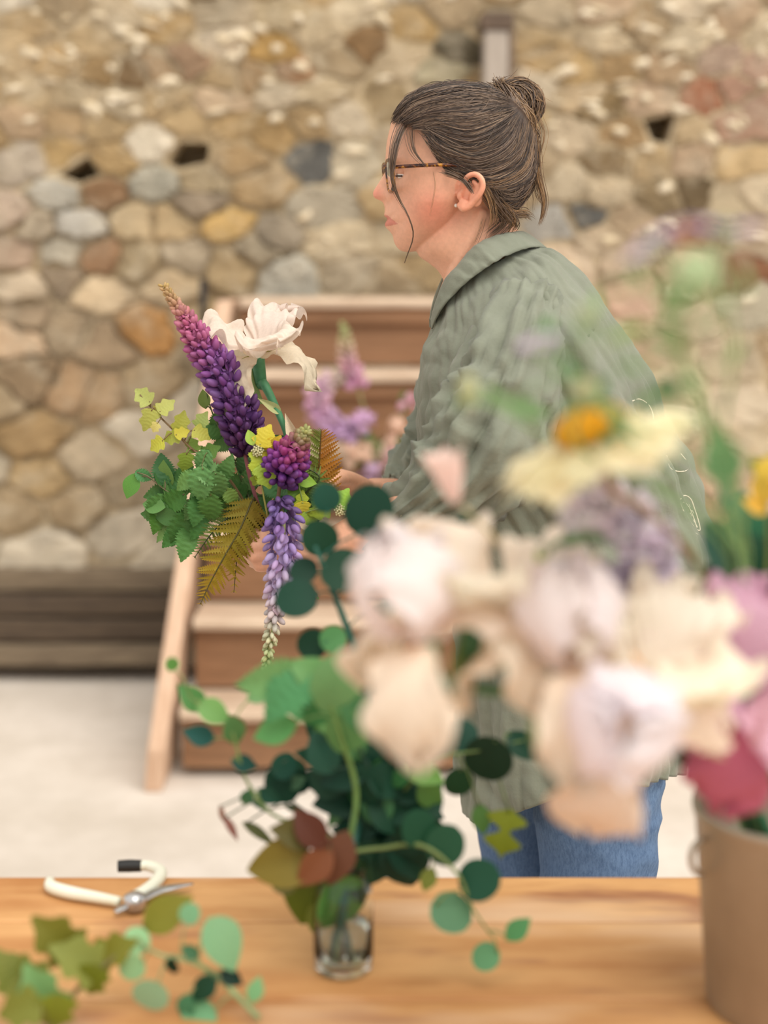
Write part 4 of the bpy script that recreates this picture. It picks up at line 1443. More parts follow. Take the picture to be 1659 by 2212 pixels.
def lupin(label, group, axis, widths, cols, spacing, size, stem, budfrac=.25, per=6, scol=(110, 110, 70), name='lupin', srad=.0026, nmax=290, up=.35):
    """axis: px points from first floret to the tip; widths in px along it"""
    P = catmull([at(*a) for a in axis], 120)
    sp = stem_path(stem, 24)
    t = thing(name, label, 'lupin', sp[0], group)
    mb = MB(); mb.add(*tube(np.vstack([sp[:-1], P]), [srad, srad, srad * .8, srad * .35], 8)); put('stem', mb.mesh('stem'), MAT['stem'], t, None, scol)
    seg = np.linalg.norm(np.diff(P, axis=0), axis=1); L = np.concatenate([[0], np.cumsum(seg)]); tot = L[-1]
    T = np.gradient(P, axis=0)
    s = 0.0; kk = 0; cnt = 0
    while s < tot and cnt < nmax:
        u = s / tot
        i = min(119, int(np.searchsorted(L, s)))
        c0 = P[i]; tg = nrm(T[i])
        wpx = np.interp(u, np.linspace(0, 1, len(widths)), widths)
        R = wpx * m_per_px(c0)
        fs_ = size * np.interp(u, [0, .5, 1 - budfrac, 1], [1, 1, .8, .33]) * m_per_px(c0)
        a = nrm(np.cross(tg, [0.1, 1, .05])); b_ = np.cross(tg, a)
        n_ = per
        for q in range(n_):
            an = 2 * math.pi * (q + .5 * (kk % 2)) / n_ + rp.gauss(0, .16)
            rd = a * math.cos(an) + b_ * math.sin(an)
            bud = u > 1 - budfrac
            d = nrm(rd + tg * (up + (.9 if bud else 0) * (u)) + np.array([rp.gauss(0, .12) for _ in range(3)]))
            ln = fs_ * rp.uniform(.85, 1.15)
            base = c0 + rd * max(.001, R - ln * .75) + tg * rp.gauss(0, spacing * .18) * m_per_px(c0)
            col = [np.interp(u, np.linspace(0, 1, len(cols)), [c[z] for c in cols]) for z in range(3)]
            o = put('bud' if bud else 'floret', BUD if bud else FLORET, None, t, frame(base, d, tg + rd * .1, ln), jit(col, 13))
            cnt += 1
        s += spacing * m_per_px(c0) * np.interp(u, [0, .6, 1], [1, .85, .45]); kk += 1
    return t

# ---- iris
def petal_geo(spine, width, seed, ruffle=.05, n=22, m_=17, freq=9, cup=.0):
    S_ = catmull(np.array(spine, float), n)
    T = np.gradient(S_, axis=0); T /= np.linalg.norm(T, axis=1)[:, None]
    Nn = np.column_stack([-T[:, 1], T[:, 0]])
    V, F = [], []
    for k in range(n):
        u = k / (n - 1)
        w_ = width * (u ** .75) * math.sqrt(max(0, 1 - u ** 5)) + .025
        for q in range(m_):
            v = -1 + 2 * q / (m_ - 1)
            e = max(abs(v), u ** 3)
            rf = ruffle * e ** 2.2 * (math.sin(freq * (u * 1.7 + v * .6) + seed) + .6 * math.sin(freq * 2.3 * (v * .9 - u) + seed * 2))
            off = rf * min(1, u * 2.2) + cup * v * v * w_
            ext = 1 + .06 * math.sin(freq * 1.8 * v + seed) * u ** 4
            V.append((S_[k, 0] * ext + Nn[k, 0] * off, v * w_, S_[k, 1] * ext + Nn[k, 1] * off))
    for k in range(n - 1):
        for q in range(m_ - 1):
            a = k * m_ + q; F.append((a, a + 1, a + m_ + 1, a + m_))
    return np.array(V), F
def mk(me_name, *a, **k):
    mb = MB(); mb.add(*petal_geo(*a, **k)); me = mb.mesh(me_name); me.materials.append(MAT['petal']); return me
STD = [mk('standard_petal', [(.03, 0), (.14, .12), (.27, .3), (.22, .52), (.05, .64)], .30, s_, ruffle=.045, cup=.25) for s_ in (0.4, 2.1, 4.4)]
STO = [mk('standard_petal', [(.03, 0), (.14, .14), (.28, .28), (.44, .34), (.58, .28)], .46, s_, ruffle=.075, cup=.1, freq=8.5, n=36, m_=35) for s_ in (0.9, 2.7, 4.0)]
FAL = [mk('fall_petal', [(.03, 0), (.2, .07), (.4, .03), (.53, -.15), (.54, -.40)], .33, s_, ruffle=.05, cup=-.15) for s_ in (1.3, 3.1, 5.2)]
PET = [mk('petal', [(.02, 0), (.15, .03), (.33, .05), (.5, .04)], .155, s_, ruffle=.012, n=10, m_=7, cup=.2) for s_ in (0.3, 1.9, 3.7)]
V, F = ellipsoid((.5, 0, 0), (.5, .035, .03), 8, 8); mb = MB(); mb.add(V + np.array([0, 0, .05]), F); BEARD = mb.mesh('beard'); BEARD.materials.append(MAT['petal'])
SPATHE = leaf_mesh('spathe', lambda u: .17 * sn(u ** .6) + .006, 12, .9, .1)

def iris(label, group, P, axis, spin, size, cst, cfa, stem, open_=False, cbeard=(236, 170, 70), name='iris', scol=(72, 128, 92), r=.0042, back=None):
    P = np.asarray(P, float); ax = nrm(axis)
    sp = [np.asarray(q, float) for q in stem]
    t = thing(name, label, 'iris', sp[0], group)
    ref = nrm(np.cross(ax, [0.2, 1, .1])); oth = np.cross(ax, ref)
    for k in range(3):
        a = spin + k * 2 * math.pi / 3
        d = ref * math.cos(a) + oth * math.sin(a)
        put('standard_petal', (STO if open_ else STD)[k], None, t, frame(P, d, ax, size), jit(cst, 5))
        a += math.pi / 3
        d = ref * math.cos(a) + oth * math.sin(a)
        fp = put('fall_petal', FAL[k], None, t, frame(P, d, ax, size), jit(cfa, 5))
        put('beard', BEARD, None, fp, frame(P + ax * size * .03, d + ax * .12, ax, size * .26), jit(cbeard, 8))
    pth = catmull(sp + [P - ax * size * .28, P], 40)
    mb = MB(); mb.add(*tube(pth, [r * 1.1, r, r * .9, r * 1.5, size * .075], 10)); put('stem', mb.mesh('stem'), MAT['stem'], t, None, scol)
    put('spathe', SPATHE, None, t, frame(P - ax * size * .52, ax * 1.0 + ref * .18, ref, size * .5), jit((150, 176, 120), 6))
    return t

# ---- daisy like bloom
def bloom(name, label, cat, group, P, axis, size, n, col, ccol, stem, kcol, scol, r=.002, petal_len=1.0, droop=0, kal=True, tall=1.0):
    ax = nrm(axis); ref = nrm(np.cross(ax, [0.3, 1, .2])); oth = np.cross(ax, ref)
    sp = [np.asarray(q, float) for q in stem]
    t = thing(name, label, cat, sp[0], group)
    for k in range(n):
        a = 2 * math.pi * k / n + rp.gauss(0, .05)
        d = ref * math.cos(a) + oth * math.sin(a) + ax * (rp.uniform(-.05, .12) + droop)
        put('petal', PET[k % 3], None, t, frame(P + ax * size * .01 * (k % 2), d, ax, size * petal_len * rp.uniform(.92, 1.06)), jit(col, 6))
    mb = MB()
    e1, e2 = ref, oth
    Mx = np.column_stack([e1, e2, ax])
    for k in range(46):
        rr_ = size * .17 * math.sqrt(k / 46); a = k * 2.4
        q = P + (e1 * math.cos(a) + e2 * math.sin(a)) * rr_ + ax * size * ((.09 - .05 * (k / 46)) * tall)
        mb.add(*ellipsoid(q, (size * .024,) * 2 + (size * .045 * tall,), 6, 5, Mx))
    put('flower_centre', mb.mesh('flower_centre'), MAT['petal'], t, None, ccol)
    if kal:
        mb = MB(); V, F = ellipsoid((0, 0, 0), (size * .13, size * .13, size * .09), 14, 8, Mx); mb.add(V + P - ax * size * .06, F)
        put('calyx', mb.mesh('calyx'), MAT['stem'], t, None, kcol)
    mb = MB(); mb.add(*tube(catmull(sp + [P - ax * size * .3, P - ax * size * .05], 30), [r * 1.2, r, r, r * 1.4], 8)); put('stem', mb.mesh('stem'), MAT['stem'], t, None, scol)
    return t

# ---- fern
def pinna_mesh(seed):
    n = 31; V = []; F = []
    for k in range(n):
        u = k / (n - 1)
        env = .20 * (1 - u) ** .75 * min(1, u * 8 + .5) + .004
        wv = env * (.62 + .38 * math.cos(2 * math.pi * k / 3.0))
        for v in (-1, -.4, 0, .4, 1):
            V.append((u - .03 * (1 - abs(v)), v * wv, .10 * abs(v) * wv - .10 * u * u + .01 * math.sin(u * 9 + seed)))
    for k in range(n - 1):
        for q in range(4):
            a = k * 5 + q; F.append((a, a + 1, a + 6, a + 5))
    mb = MB(); mb.add(V, F); me = mb.mesh('pinna'); me.materials.append(MAT['leaf']); return me
PINNA = [pinna_mesh(s_) for s_ in (0, 2.0)]

def fern(label, group, pts, width, cols, n=26, lift=.35, nface=None, stem=None, side_cols=None, name='fern_frond', fold=.25):
    P = stem_path(pts, 60)
    sp = P if stem is None else np.vstack([stem_path(stem, 14)[:-1], P])
    t = thing(name, label, 'fern', sp[0], group)
    mb = MB(); mb.add(*tube(sp, [.0016, .0013, .0005], 6)); put('rachis', mb.mesh('rachis'), MAT['stem'], t, None, tuple(c * .6 for c in cols[0]))
    T = np.gradient(P, axis=0)
    for k in range(n):
        u = k / (n - 1)
        i = min(59, int(u * 57) + 1)
        tg = nrm(T[i]); c0 = P[i]
        view = nrm(CAM - c0) if nface is None else nrm(nface)
        sd = nrm(np.cross(tg, view)); nn = np.cross(sd, tg)
        w_ = np.interp(u, np.linspace(0, 1, len(width)), width) * m_per_px(c0)
        for s_ in (-1, 1):
            d = sd * s_ + tg * (lift + .25 * u) - nn * fold + np.array([rp.gauss(0, .07) for _ in range(3)])
            col = [np.interp(u, np.linspace(0, 1, len(cols)), [c[z] for c in cols]) for z in range(3)]
            if side_cols and s_ == side_cols[0]:
                col = side_cols[1]
            put('pinna', PINNA[k % 2], None, t, frame(c0, d, nn + rp.gauss(0, .1), w_ * rp.uniform(.9, 1.08)), jit(col, 10))
    return t

def bud_cluster(par, px, py, Y, rpx, n=22, col=(224, 220, 176)):
    P = at(px, py, Y); s = m_per_px(P)
    mb = MB()
    for k in range(n):
        a = k * 2.4; rr_ = rpx * s * math.sqrt((k + .5) / n)
        q = P + np.array([math.cos(a) * rr_, -rpx * s * .5 * (1 - k / n), math.sin(a) * rr_])
        mb.add(*ellipsoid(q, (rpx * s * .2,) * 3, 8, 6))
        mb.add(*tube(np.array([q, P + np.array([0, .006, -.004])]), .0004, 4))
    return put('bud_cluster', mb.mesh('bud_cluster'), MAT['petal'], par, None, col)

# ================================================================== HELD BOUQUET
GB = 'stems of the bouquet in her hand'
def grip(dx=0, dy=0, dY=0):
    return (596 + dx, 1186 + dy, 1.858 + dY)
def tail(dx=0, dy=0, dY=0):
    return (672 + dx * 2, 1290 + dy * 2, 1.85 + dY)
lupin('tall upright lupin spike shading from deep purple to pink with a tan tip', GB,
      [(530, 985, 1.835), (520, 905, 1.832), (482, 815, 1.83), (428, 735, 1.828), (388, 671, 1.828), (354, 619, 1.828)],
      [24, 46, 50, 46, 44, 40, 34, 20, 11, 5], [(84, 46, 92), (92, 54, 106), (104, 64, 124), (122, 78, 144), (146, 92, 158), (178, 98, 146), (196, 112, 144), (190, 152, 116), (196, 168, 106)],
      15, 33, [tail(0, 0), grip(0, 0), (556, 1085, 1.85), (534, 1010, 1.838)], .22, 6, (150, 90, 96))
lupin('short lupin with magenta crown nodding forward beside the brown fern', GB,
      [(606, 1032, 1.828), (618, 1002, 1.806), (634, 972, 1.790), (650, 948, 1.782), (660, 934, 1.779)],
      [36, 50, 44, 30, 17, 9], [(96, 54, 124), (112, 64, 142), (136, 66, 146), (168, 70, 126), (150, 128, 96), (170, 172, 106)],
      15, 44, [tail(6, 0), grip(4, 0), (596, 1110, 1.85), (603, 1060, 1.842)], 0.34, 12, (140, 120, 96))
lupin('drooping lupin fading from violet through pale lilac to a green tip', GB,
      [(602, 1082, 1.80), (612, 1118, 1.785), (612, 1170, 1.780), (608, 1240, 1.780), (597, 1310, 1.780), (583, 1390, 1.780), (571, 1458, 1.780)],
      [30, 44, 42, 42, 40, 32, 25, 22, 17, 13, 6], [(104, 82, 138), (152, 124, 184), (176, 152, 200), (194, 174, 212), (208, 192, 214), (220, 206, 212), (214, 210, 176), (190, 200, 142), (168, 188, 122)],
      20, 33, [tail(-4, 0), grip(-4, 0), (606, 1120, 1.85), (606, 1090, 1.83)], 0.42, 5, (168, 172, 110), nmax=297)
# pale ruffled iris
iris('cream ruffled iris bloom with green throat rising behind the tall lupin', GB, at(556, 772, 1.875), (-.10, -.30, 1), 0.15, .128, (240, 226, 212), (238, 222, 200),
     [at(*tail(2, 0)), at(*grip(4, 0, .004)), at(632, 1010, 1.872), at(622, 950, 1.873), at(603, 896, 1.874), at(572, 832, 1.875)], open_=True, cbeard=(178, 170, 92), scol=(84, 150, 108), r=.0044)
t = thing('iris_bud', 'withered pale iris bud sheath on a green stalk behind the nodding lupin', 'iris bud', at(*tail(3, 0)), GB)
mb = MB(); mb.add(*tube(catmull([at(*tail(3, 0)), at(*grip(6, 0, .004)), at(650, 1010, 1.868), at(640, 960, 1.868)], 20), .003, 8)); put('stem', mb.mesh('stem'), MAT['stem'], t, None, (96, 150, 110))
put('sheath', SPATHE, None, t, frame(at(648, 968, 1.868), at(618, 900, 1.866) - at(648, 968, 1.868), (-.2, -1, 0), .05), (232, 218, 200))
put('sheath', SPATHE, None, t, frame(at(606, 892, 1.872), at(560, 862, 1.866) - at(606, 892, 1.872), (-.1, -1, .4), .036), (206, 214, 166))

YG, MG, DG = (168, 178, 78), (104, 150, 84), (62, 112, 66)
branch('ninebark_sprig', 'yellow green lobed leaf sprig arching out to the far left tip', 'foliage', GB,
  [tail(-6, 0), grip(-8, 0), (491, 1029, 1.845), (416, 971, 1.84), (375, 929, 1.838), (333, 888, 1.836), (302, 852, 1.835)],
  [(308, 855, 0, 52, 140, None, (176, 188, 120)), (360, 877, 0, 46, 40, None, (184, 190, 108)), (320, 908, -.005, 54, 250, None, (164, 178, 92)), (335, 924, -.008, 28, 240, None, (222, 214, 140)),
   (392, 910, 0, 50, 70, None, (170, 180, 86)), (437, 908, 0, 46, 60, None, (174, 196, 124)), (436, 938, -.006, 44, 330, None, (178, 184, 84)), (370, 945, -.004, 44, 200, None, (166, 178, 84)),
   (338, 962, -.006, 44, 215, None, (186, 190, 78)), (394, 935, -.008, 36, 20, None, (196, 186, 74)), (400, 1000, -.006, 48, 260, None, (140, 166, 70)), (455, 975, 0, 50, 30, None, (120, 158, 80)),
   (345, 885, .004, 30, 20, None, (190, 190, 104)), (415, 960, .006, 40, 110, None, (130, 166, 84))], .0018, (120, 96, 62), kind='lobed')
branch('raspberry_sprig', 'mid green serrated raspberry leaves hanging over the left of the bouquet', 'foliage', GB,
  [tail(-8, 0), grip(-10, 0), (520, 1080, 1.835), (470, 1040, 1.82), (430, 1010, 1.815)],
  [(438, 1000, 0, 66, 245, None, (98, 146, 92)), (462, 1025, -.004, 80, 350, None, (104, 152, 98)), (434, 1048, -.01, 86, 262, None, (96, 144, 90)), (470, 1050, -.012, 70, 275, None, (92, 140, 86)),
   (402, 1040, 0, 60, 220, None, (110, 156, 96)), (455, 1100, -.006, 80, 268, None, (88, 134, 76)), (425, 1105, 0, 70, 265, None, (80, 130, 78)), (490, 1010, 0, 60, 60, None, (96, 142, 86)), (500, 1075, -.006, 50, 300, None, (110, 140, 70))], .0016, (110, 120, 70), kind='serrate')
branch('raspberry_sprig', 'dark green serrated leaf spray reaching lowest on the left side', 'foliage', GB,
  [tail(-9, 0), grip(-12, 0), (500, 1110, 1.85), (440, 1100, 1.845), (390, 1080, 1.845), (345, 1050, 1.845)],
  [(352, 1012, .01, 74, 100, None, (66, 112, 74)), (365, 1050, .01, 76, 200, None, (62, 108, 70)), (345, 1066, .008, 72, 190, None, (74, 122, 70)), (338, 1098, .006, 78, 230, None, (84, 134, 70)),
   (372, 1085, 0, 74, 215, None, (86, 140, 78)), (283, 1050, .004, 60, 250, 'oval', (92, 150, 72)), (312, 1028, .004, 44, 330, None, (90, 150, 96)), (388, 1145, -.006, 84, 250, None, (74, 126, 66)), (372, 1160, 0, 64, 220, None, (78, 130, 68)),
   (402, 1175, -.01, 78, 262, None, (94, 146, 84)), (428, 1138, -.012, 64, 250, None, (80, 130, 72)), (415, 1100, -.01, 60, 240, None, (92, 140, 84)), (340, 1125, .01, 60, 260, None, (84, 132, 64))], .0016, (104, 96, 66), kind='serrate')
branch('leafy_sprig', 'small bluish green leaf spray filling the middle behind the tall lupin', 'foliage', GB,
  [tail(-2, 0), grip(-2, 0, .01), (540, 1080, 1.875), (500, 980, 1.88), (462, 900, 1.88), (446, 850, 1.88)],
  [(441, 862, 0, 44, 100, 'oval', (112, 142, 70)), (470, 905, 0, 50, 70, None, (82, 124, 76)), (456, 930, 0, 54, 150, None, (92, 138, 84)), (480, 960, 0, 56, 200, None, (86, 130, 80)), (548, 950, 0, 50, 20, 'oval', (70, 132, 88)),
   (570, 960, 0, 60, 30, None, (60, 110, 70)), (596, 945, 0, 44, 10, 'lance', (60, 100, 66)), (560, 1010, -.01, 66, 250, None, (96, 136, 88)), (540, 1040, -.01, 60, 230, None, (110, 146, 100)), (525, 1000, -.006, 50, 250, None, (78, 120, 74)), (590, 1060, -.004, 56, 320, None, (70, 124, 84)), (575, 1090, 0, 50, 290, None, (82, 128, 78)), (555, 1100, .01, 60, 260, None, (84, 128, 76)), (535, 1130, .01, 50, 250, None, (88, 132, 74))], .0016, (90, 100, 60), kind='serrate')
t = branch('budding_sprig', 'bright yellow leaf sprig with a cream bud cluster at the lupin foot', 'foliage', GB,
  [tail(0, 2), grip(2, 0, -.004), (575, 1100, 1.815), (558, 1000, 1.80), (552, 940, 1.798)],
  [(541, 945, -.002, 38, 110, 'oval', (150, 184, 76)), (573, 940, 0, 56, 65, None, (206, 196, 62)), (592, 960, 0, 50, 50, None, (214, 196, 60)), (560, 1005, -.003, 66, 265, None, (176, 190, 72)), (574, 1030, -.006, 60, 290, None, (150, 180, 72)), (585, 980, .004, 40, 330, None, (190, 186, 60)), (556, 1035, -.004, 44, 240, None, (150, 172, 76))], .0013, (150, 150, 80), kind='lobed')
bud_cluster(t, 556, 974, 1.796, 13)
t = branch('budding_sprig', 'yellow green leaf sprig with a cream bud cluster under the brown fern', 'foliage', GB,
  [tail(8, 2), grip(10, 0, -.004), (640, 1120, 1.825), (700, 1096, 1.81), (733, 1100, 1.806)],
  [(652, 1078, 0, 40, 80, None, (176, 192, 74)), (654, 1104, -.003, 46, 275, None, (214, 202, 76)), (712, 1068, 0, 44, 115, None, (190, 206, 110)), (740, 1076, 0, 54, 60, None, (140, 180, 70)), (662, 1040, .006, 48, 350, 'oval', (132, 176, 62)), (690, 1105, .003, 50, 200, None, (150, 176, 74)), (636, 1060, .006, 44, 140, None, (104, 150, 60)), (672, 1120, .003, 46, 300, None, (140, 164, 66)), (640, 1085, .008, 40, 30, None, (96, 140, 58))], .0013, (130, 150, 80), kind='lobed')
bud_cluster(t, 735, 1102, 1.802, 13)
def fill(par, cx, cy, rx, ry, Y0_, Y1_, n, cols, kinds, lens):
    for k in range(n):
        a = rp.uniform(0, 6.28); r_ = math.sqrt(rp.random())
        add_leaf(par, cx + rx * r_ * math.cos(a), cy + ry * r_ * math.sin(a), rp.uniform(Y0_, Y1_), rp.uniform(*lens), math.degrees(-a) + rp.uniform(-50, 50), rp.choice(kinds), rp.choice(cols), face=.6)
t = branch('filler_sprig', 'dense mid green leaf sprig packed in the heart of the bouquet', 'foliage', GB,
  [tail(-4, -2), grip(-4, -2, .008), (550, 1100, 1.878), (510, 1040, 1.878)], [(500, 1040, 0, 60, 160), (530, 1060, 0, 60, 100)], .0016, (84, 92, 56), kind='serrate', color=(86, 130, 74))
fill(t, 515, 1065, 55, 70, 1.862, 1.895, 22, [(80, 128, 72), (96, 142, 80), (84, 132, 74), (110, 146, 80)], ['serrate', 'lobed', 'oval'], (40, 66))
t = branch('filler_sprig', 'loose mid green raspberry leaf spray at the outer left of the bouquet', 'foliage', GB,
  [tail(-8, -2), grip(-8, -2, .006), (480, 1100, 1.86), (400, 1080, 1.86), (370, 1060, 1.86)], [(360, 1040, 0, 60, 160)], .0016, (100, 96, 60), kind='serrate', color=(84, 130, 74))
fill(t, 395, 1085, 70, 75, 1.845, 1.875, 16, [(80, 128, 72), (96, 144, 80), (66, 112, 64), (110, 152, 84)], ['serrate', 'serrate', 'oval'], (52, 84))
t = branch('filler_sprig', 'mixed small green leaves tucked under the short lupin', 'foliage', GB,
  [tail(6, -2), grip(6, -2, .006), (640, 1110, 1.862), (660, 1080, 1.862)], [(640, 1070, 0, 46, 100)], .0013, (100, 110, 60), kind='lobed', color=(100, 140, 66))
fill(t, 650, 1080, 50, 40, 1.85, 1.875, 16, [(104, 144, 66), (84, 124, 60), (136, 160, 66), (70, 110, 66)], ['lobed', 'oval', 'serrate'], (34, 54))
OB, OL = (150, 104, 30), (140, 126, 44)
fern('upright fern frond, russet brown on one side and green on the other', GB, [(690, 1120, 1.87), (688, 1060, 1.868), (690, 1000, 1.866), (693, 950, 1.866), (694, 928, 1.866)], [50, 64, 58, 36, 8], [(156, 108, 30), (158, 106, 26), (146, 100, 32)], 22, .5, None, [tail(6, 0, .006), grip(8, 0, .006), (668, 1150, 1.872), (690, 1124, 1.87)], (-1, (112, 124, 52)))
fern('olive fern frond hanging down below the raspberry leaves', GB, [(545, 1080, 1.822), (520, 1140, 1.815), (486, 1200, 1.812), (456, 1255, 1.812), (432, 1306, 1.812)], [60, 66, 60, 40, 10], [(122, 112, 36), (146, 132, 48), (156, 136, 44), (150, 122, 36)], 26, .55, None, [tail(-8, 0), grip(-6, 0), (570, 1120, 1.835), (548, 1085, 1.824)])
fern('short yellow olive fern frond drooping beside the hand', GB, [(548, 1075, 1.835), (530, 1130, 1.832), (514, 1190, 1.83), (505, 1280, 1.83)], [30, 44, 44, 10], [(116, 104, 34), (152, 138, 50), (164, 146, 54)], 22, .6, None, [tail(-6, 2), grip(-6, 2), (565, 1110, 1.842), (550, 1080, 1.836)])
fern('dark green fern frond tip poking left under the raspberry leaves', GB, [(520, 1100, 1.83), (490, 1120, 1.825), (455, 1155, 1.823), (420, 1205, 1.823)], [30, 34, 30, 8], [(70, 88, 36), (84, 104, 44), (92, 112, 44)], 18, .5, None, [tail(-6, 3), grip(-6, 3), (550, 1120, 1.842), (524, 1100, 1.832)])
fern('small green fern frond lying across the stems under the short lupin', GB, [(640, 1090, 1.84), (665, 1060, 1.835), (690, 1030, 1.83), (650, 1005, 1.835)], [30, 34, 26, 8], [(84, 112, 50), (96, 126, 58)], 16, .5, None, [tail(4, 3), grip(4, 3), (625, 1120, 1.85), (640, 1092, 1.841)])
# ================================================================== JAR OF FOLIAGE
GJ = 'foliage branches standing in the glass jar'
JB0 = JAR + np.array([0, 0, .012]); JT = JAR + np.array([0, 0, .103])
def jstem(dx, dy):
    """cut end in the jar and crossing at its neck"""
    return [(JB0 + np.array([dx * .5, dy * .5, 0]),), (JT + np.array([-dx * .4, -dy * .4, 0]),)]
TE, DT, PT, LG, OLV = (18, 62, 48), (18, 56, 42), (92, 150, 122), (110, 164, 110), (112, 118, 44)
branch('eucalyptus_branch', 'round leaved dark eucalyptus branch standing tall from the jar', 'eucalyptus', GJ,
  jstem(-.012, .004) + [(790, 1700, 1.33), (800, 1560, 1.33), (770, 1420, 1.33), (740, 1330, 1.33), (700, 1230, 1.33), (680, 1180, 1.33)],
  [(690, 1162, 0, 88, 120), (798, 1104, .01, 120, 70), (640, 1292, -.005, 96, 190), (742, 1232, -.01, 104, 350), (655, 1232, .01, 66, 170), (910, 1160, .01, 96, 60), (1014, 1130, .01, 64, 80), (785, 1236, .01, 90, 20),
   (674, 1391, 0, 70, 200), (720, 1380, -.01, 62, 20, None, (90, 150, 96)), (705, 1075, .015, 70, 100, None, (28, 76, 68)), (835, 1330, .0, 70, 340, None, (28, 78, 59)), (800, 1470, .0, 70, 330, None, (28, 76, 56))], .0042, (31, 88, 74), kind='round', color=TE)
branch('eucalyptus_branch', 'trailing eucalyptus branch with pale round leaves hanging low over the table', 'eucalyptus', GJ,
  jstem(.012, -.004) + [(840, 1830, 1.27), (920, 1830, 1.25), (990, 1890, 1.24), (1020, 1960, 1.235), (1060, 2020, 1.235)],
  [(975, 1972, 0, 96, 340, None, (92, 146, 118)), (1049, 2067, 0, 66, 200, None, (92, 158, 118)), (1119, 2007, 0, 72, 40, 'oval', (80, 150, 100)), (1035, 1901, 0, 98, 20, None, (27, 81, 61)), (962, 1825, .005, 92, 60, None, (31, 85, 59)), (905, 1790, .005, 86, 100, None, (28, 78, 57)), (925, 1900, .01, 60, 250, 'oval', (120, 140, 60))], .002, (120, 140, 80), kind='round')
branch('eucalyptus_branch', 'dark eucalyptus branch with heart shaped leaves leaning over the jeans', 'eucalyptus', GJ,
  jstem(.008, .006) + [(820, 1800, 1.31), (880, 1700, 1.30), (950, 1640, 1.295), (1040, 1620, 1.29), (1130, 1600, 1.285)],
  [(1054, 1640, 0, 116, 250, None, DT), (1130, 1612, 0, 92, 320, 'oval', (18, 61, 47)), (946, 1600, 0, 92, 70, None, (31, 83, 73)), (880, 1600, 0, 96, 110, None, (28, 78, 64)), (990, 1690, .01, 70, 260, None, (25, 68, 44)), (1000, 1590, .01, 70, 60, None, (25, 71, 59)), (915, 1668, -.01, 100, 340, 'oval', (112, 164, 84)), (930, 1720, -.005, 90, 300, 'oval', (96, 146, 74)), (1090, 1800, 0, 110, 255, 'maple', (132, 140, 44)), (1040, 1770, .01, 70, 280, 'oval', (76, 120, 60))], .002, (96, 120, 66), kind='round')
branch('hellebore_sprig', 'light green palmate leaf sprig fanning out at the top of the jar', 'foliage', GJ,
  jstem(-.006, -.008) + [(770, 1720, 1.27), (740, 1600, 1.25), (700, 1500, 1.24), (640, 1470, 1.235)],
  [(586, 1472, 0, 150, 190, 'serrate', (124, 178, 122)), (618, 1500, -.005, 150, 225, 'serrate', (84, 152, 100)), (723, 1482, -.01, 170, 260, 'big', (124, 178, 128)), (676, 1455, 0, 120, 150, 'oval', (106, 166, 108)), (745, 1586, 0, 130, 250, 'big', (88, 142, 92)), (593, 1578, .01, 110, 200, 'oval', (90, 150, 90)), (690, 1540, .01, 90, 210, 'oval', (76, 136, 84)), (770, 1540, 0, 110, 290, 'oval', (72, 130, 80)), (760, 1440, .01, 90, 70, 'oval', (84, 146, 96))], .0026, (110, 150, 84), kind='serrate')
branch('trailing_sprig', 'thin trailing sprig with teal leaves curving out to the left of the jar', 'foliage', GJ,
  jstem(-.01, 0) + [(700, 1800, 1.30), (590, 1760, 1.29), (530, 1680, 1.285), (500, 1580, 1.28), (450, 1540, 1.28), (405, 1500, 1.28)],
  [(414, 1508, 0, 84, 130, 'oval', (84, 140, 84)), (462, 1538, 0, 90, 330, 'oval', (112, 160, 100)), (430, 1588, 0, 76, 160, 'oval', (28, 88, 85)), (506, 1580, 0, 84, 280, 'oval', (76, 126, 76)), (528, 1650, 0, 64, 340, 'oval', (25, 78, 76)), (560, 1500, .01, 60, 20, 'oval', (120, 170, 120)), (535, 1720, 0, 50, 60, 'oval', (60, 110, 84)), (580, 1720, .005, 60, 330, 'oval', (31, 81, 71)), (372, 1435, 0, 34, 120, 'round', (96, 148, 84))], .0016, (116, 140, 80))
branch('trailing_sprig', 'fine bare tendril with a few dark leaflets beside the jar', 'foliage', GJ,
  jstem(-.014, .002) + [(690, 1780, 1.32), (620, 1720, 1.31), (600, 1660, 1.305), (620, 1640, 1.3)],
  [(614, 1654, 0, 62, 30, 'round', (28, 78, 68)), (596, 1700, 0, 46, 200, 'oval', (70, 116, 84)), (640, 1690, 0, 50, 30, 'oval', (60, 104, 74)), (560, 1740, 0, 56, 160, 'lance', (60, 104, 90)), (640, 1750, 0, 60, 340, 'lance', (86, 116, 90)), (500, 1790, 0, 70, 300, 'lance', (150, 110, 106)), (560, 1800, .01, 90, 330, 'lance', (96, 100, 66)), (480, 1760, 0, 50, 280, 'lance', (164, 128, 124))], .0012, (84, 100, 80))
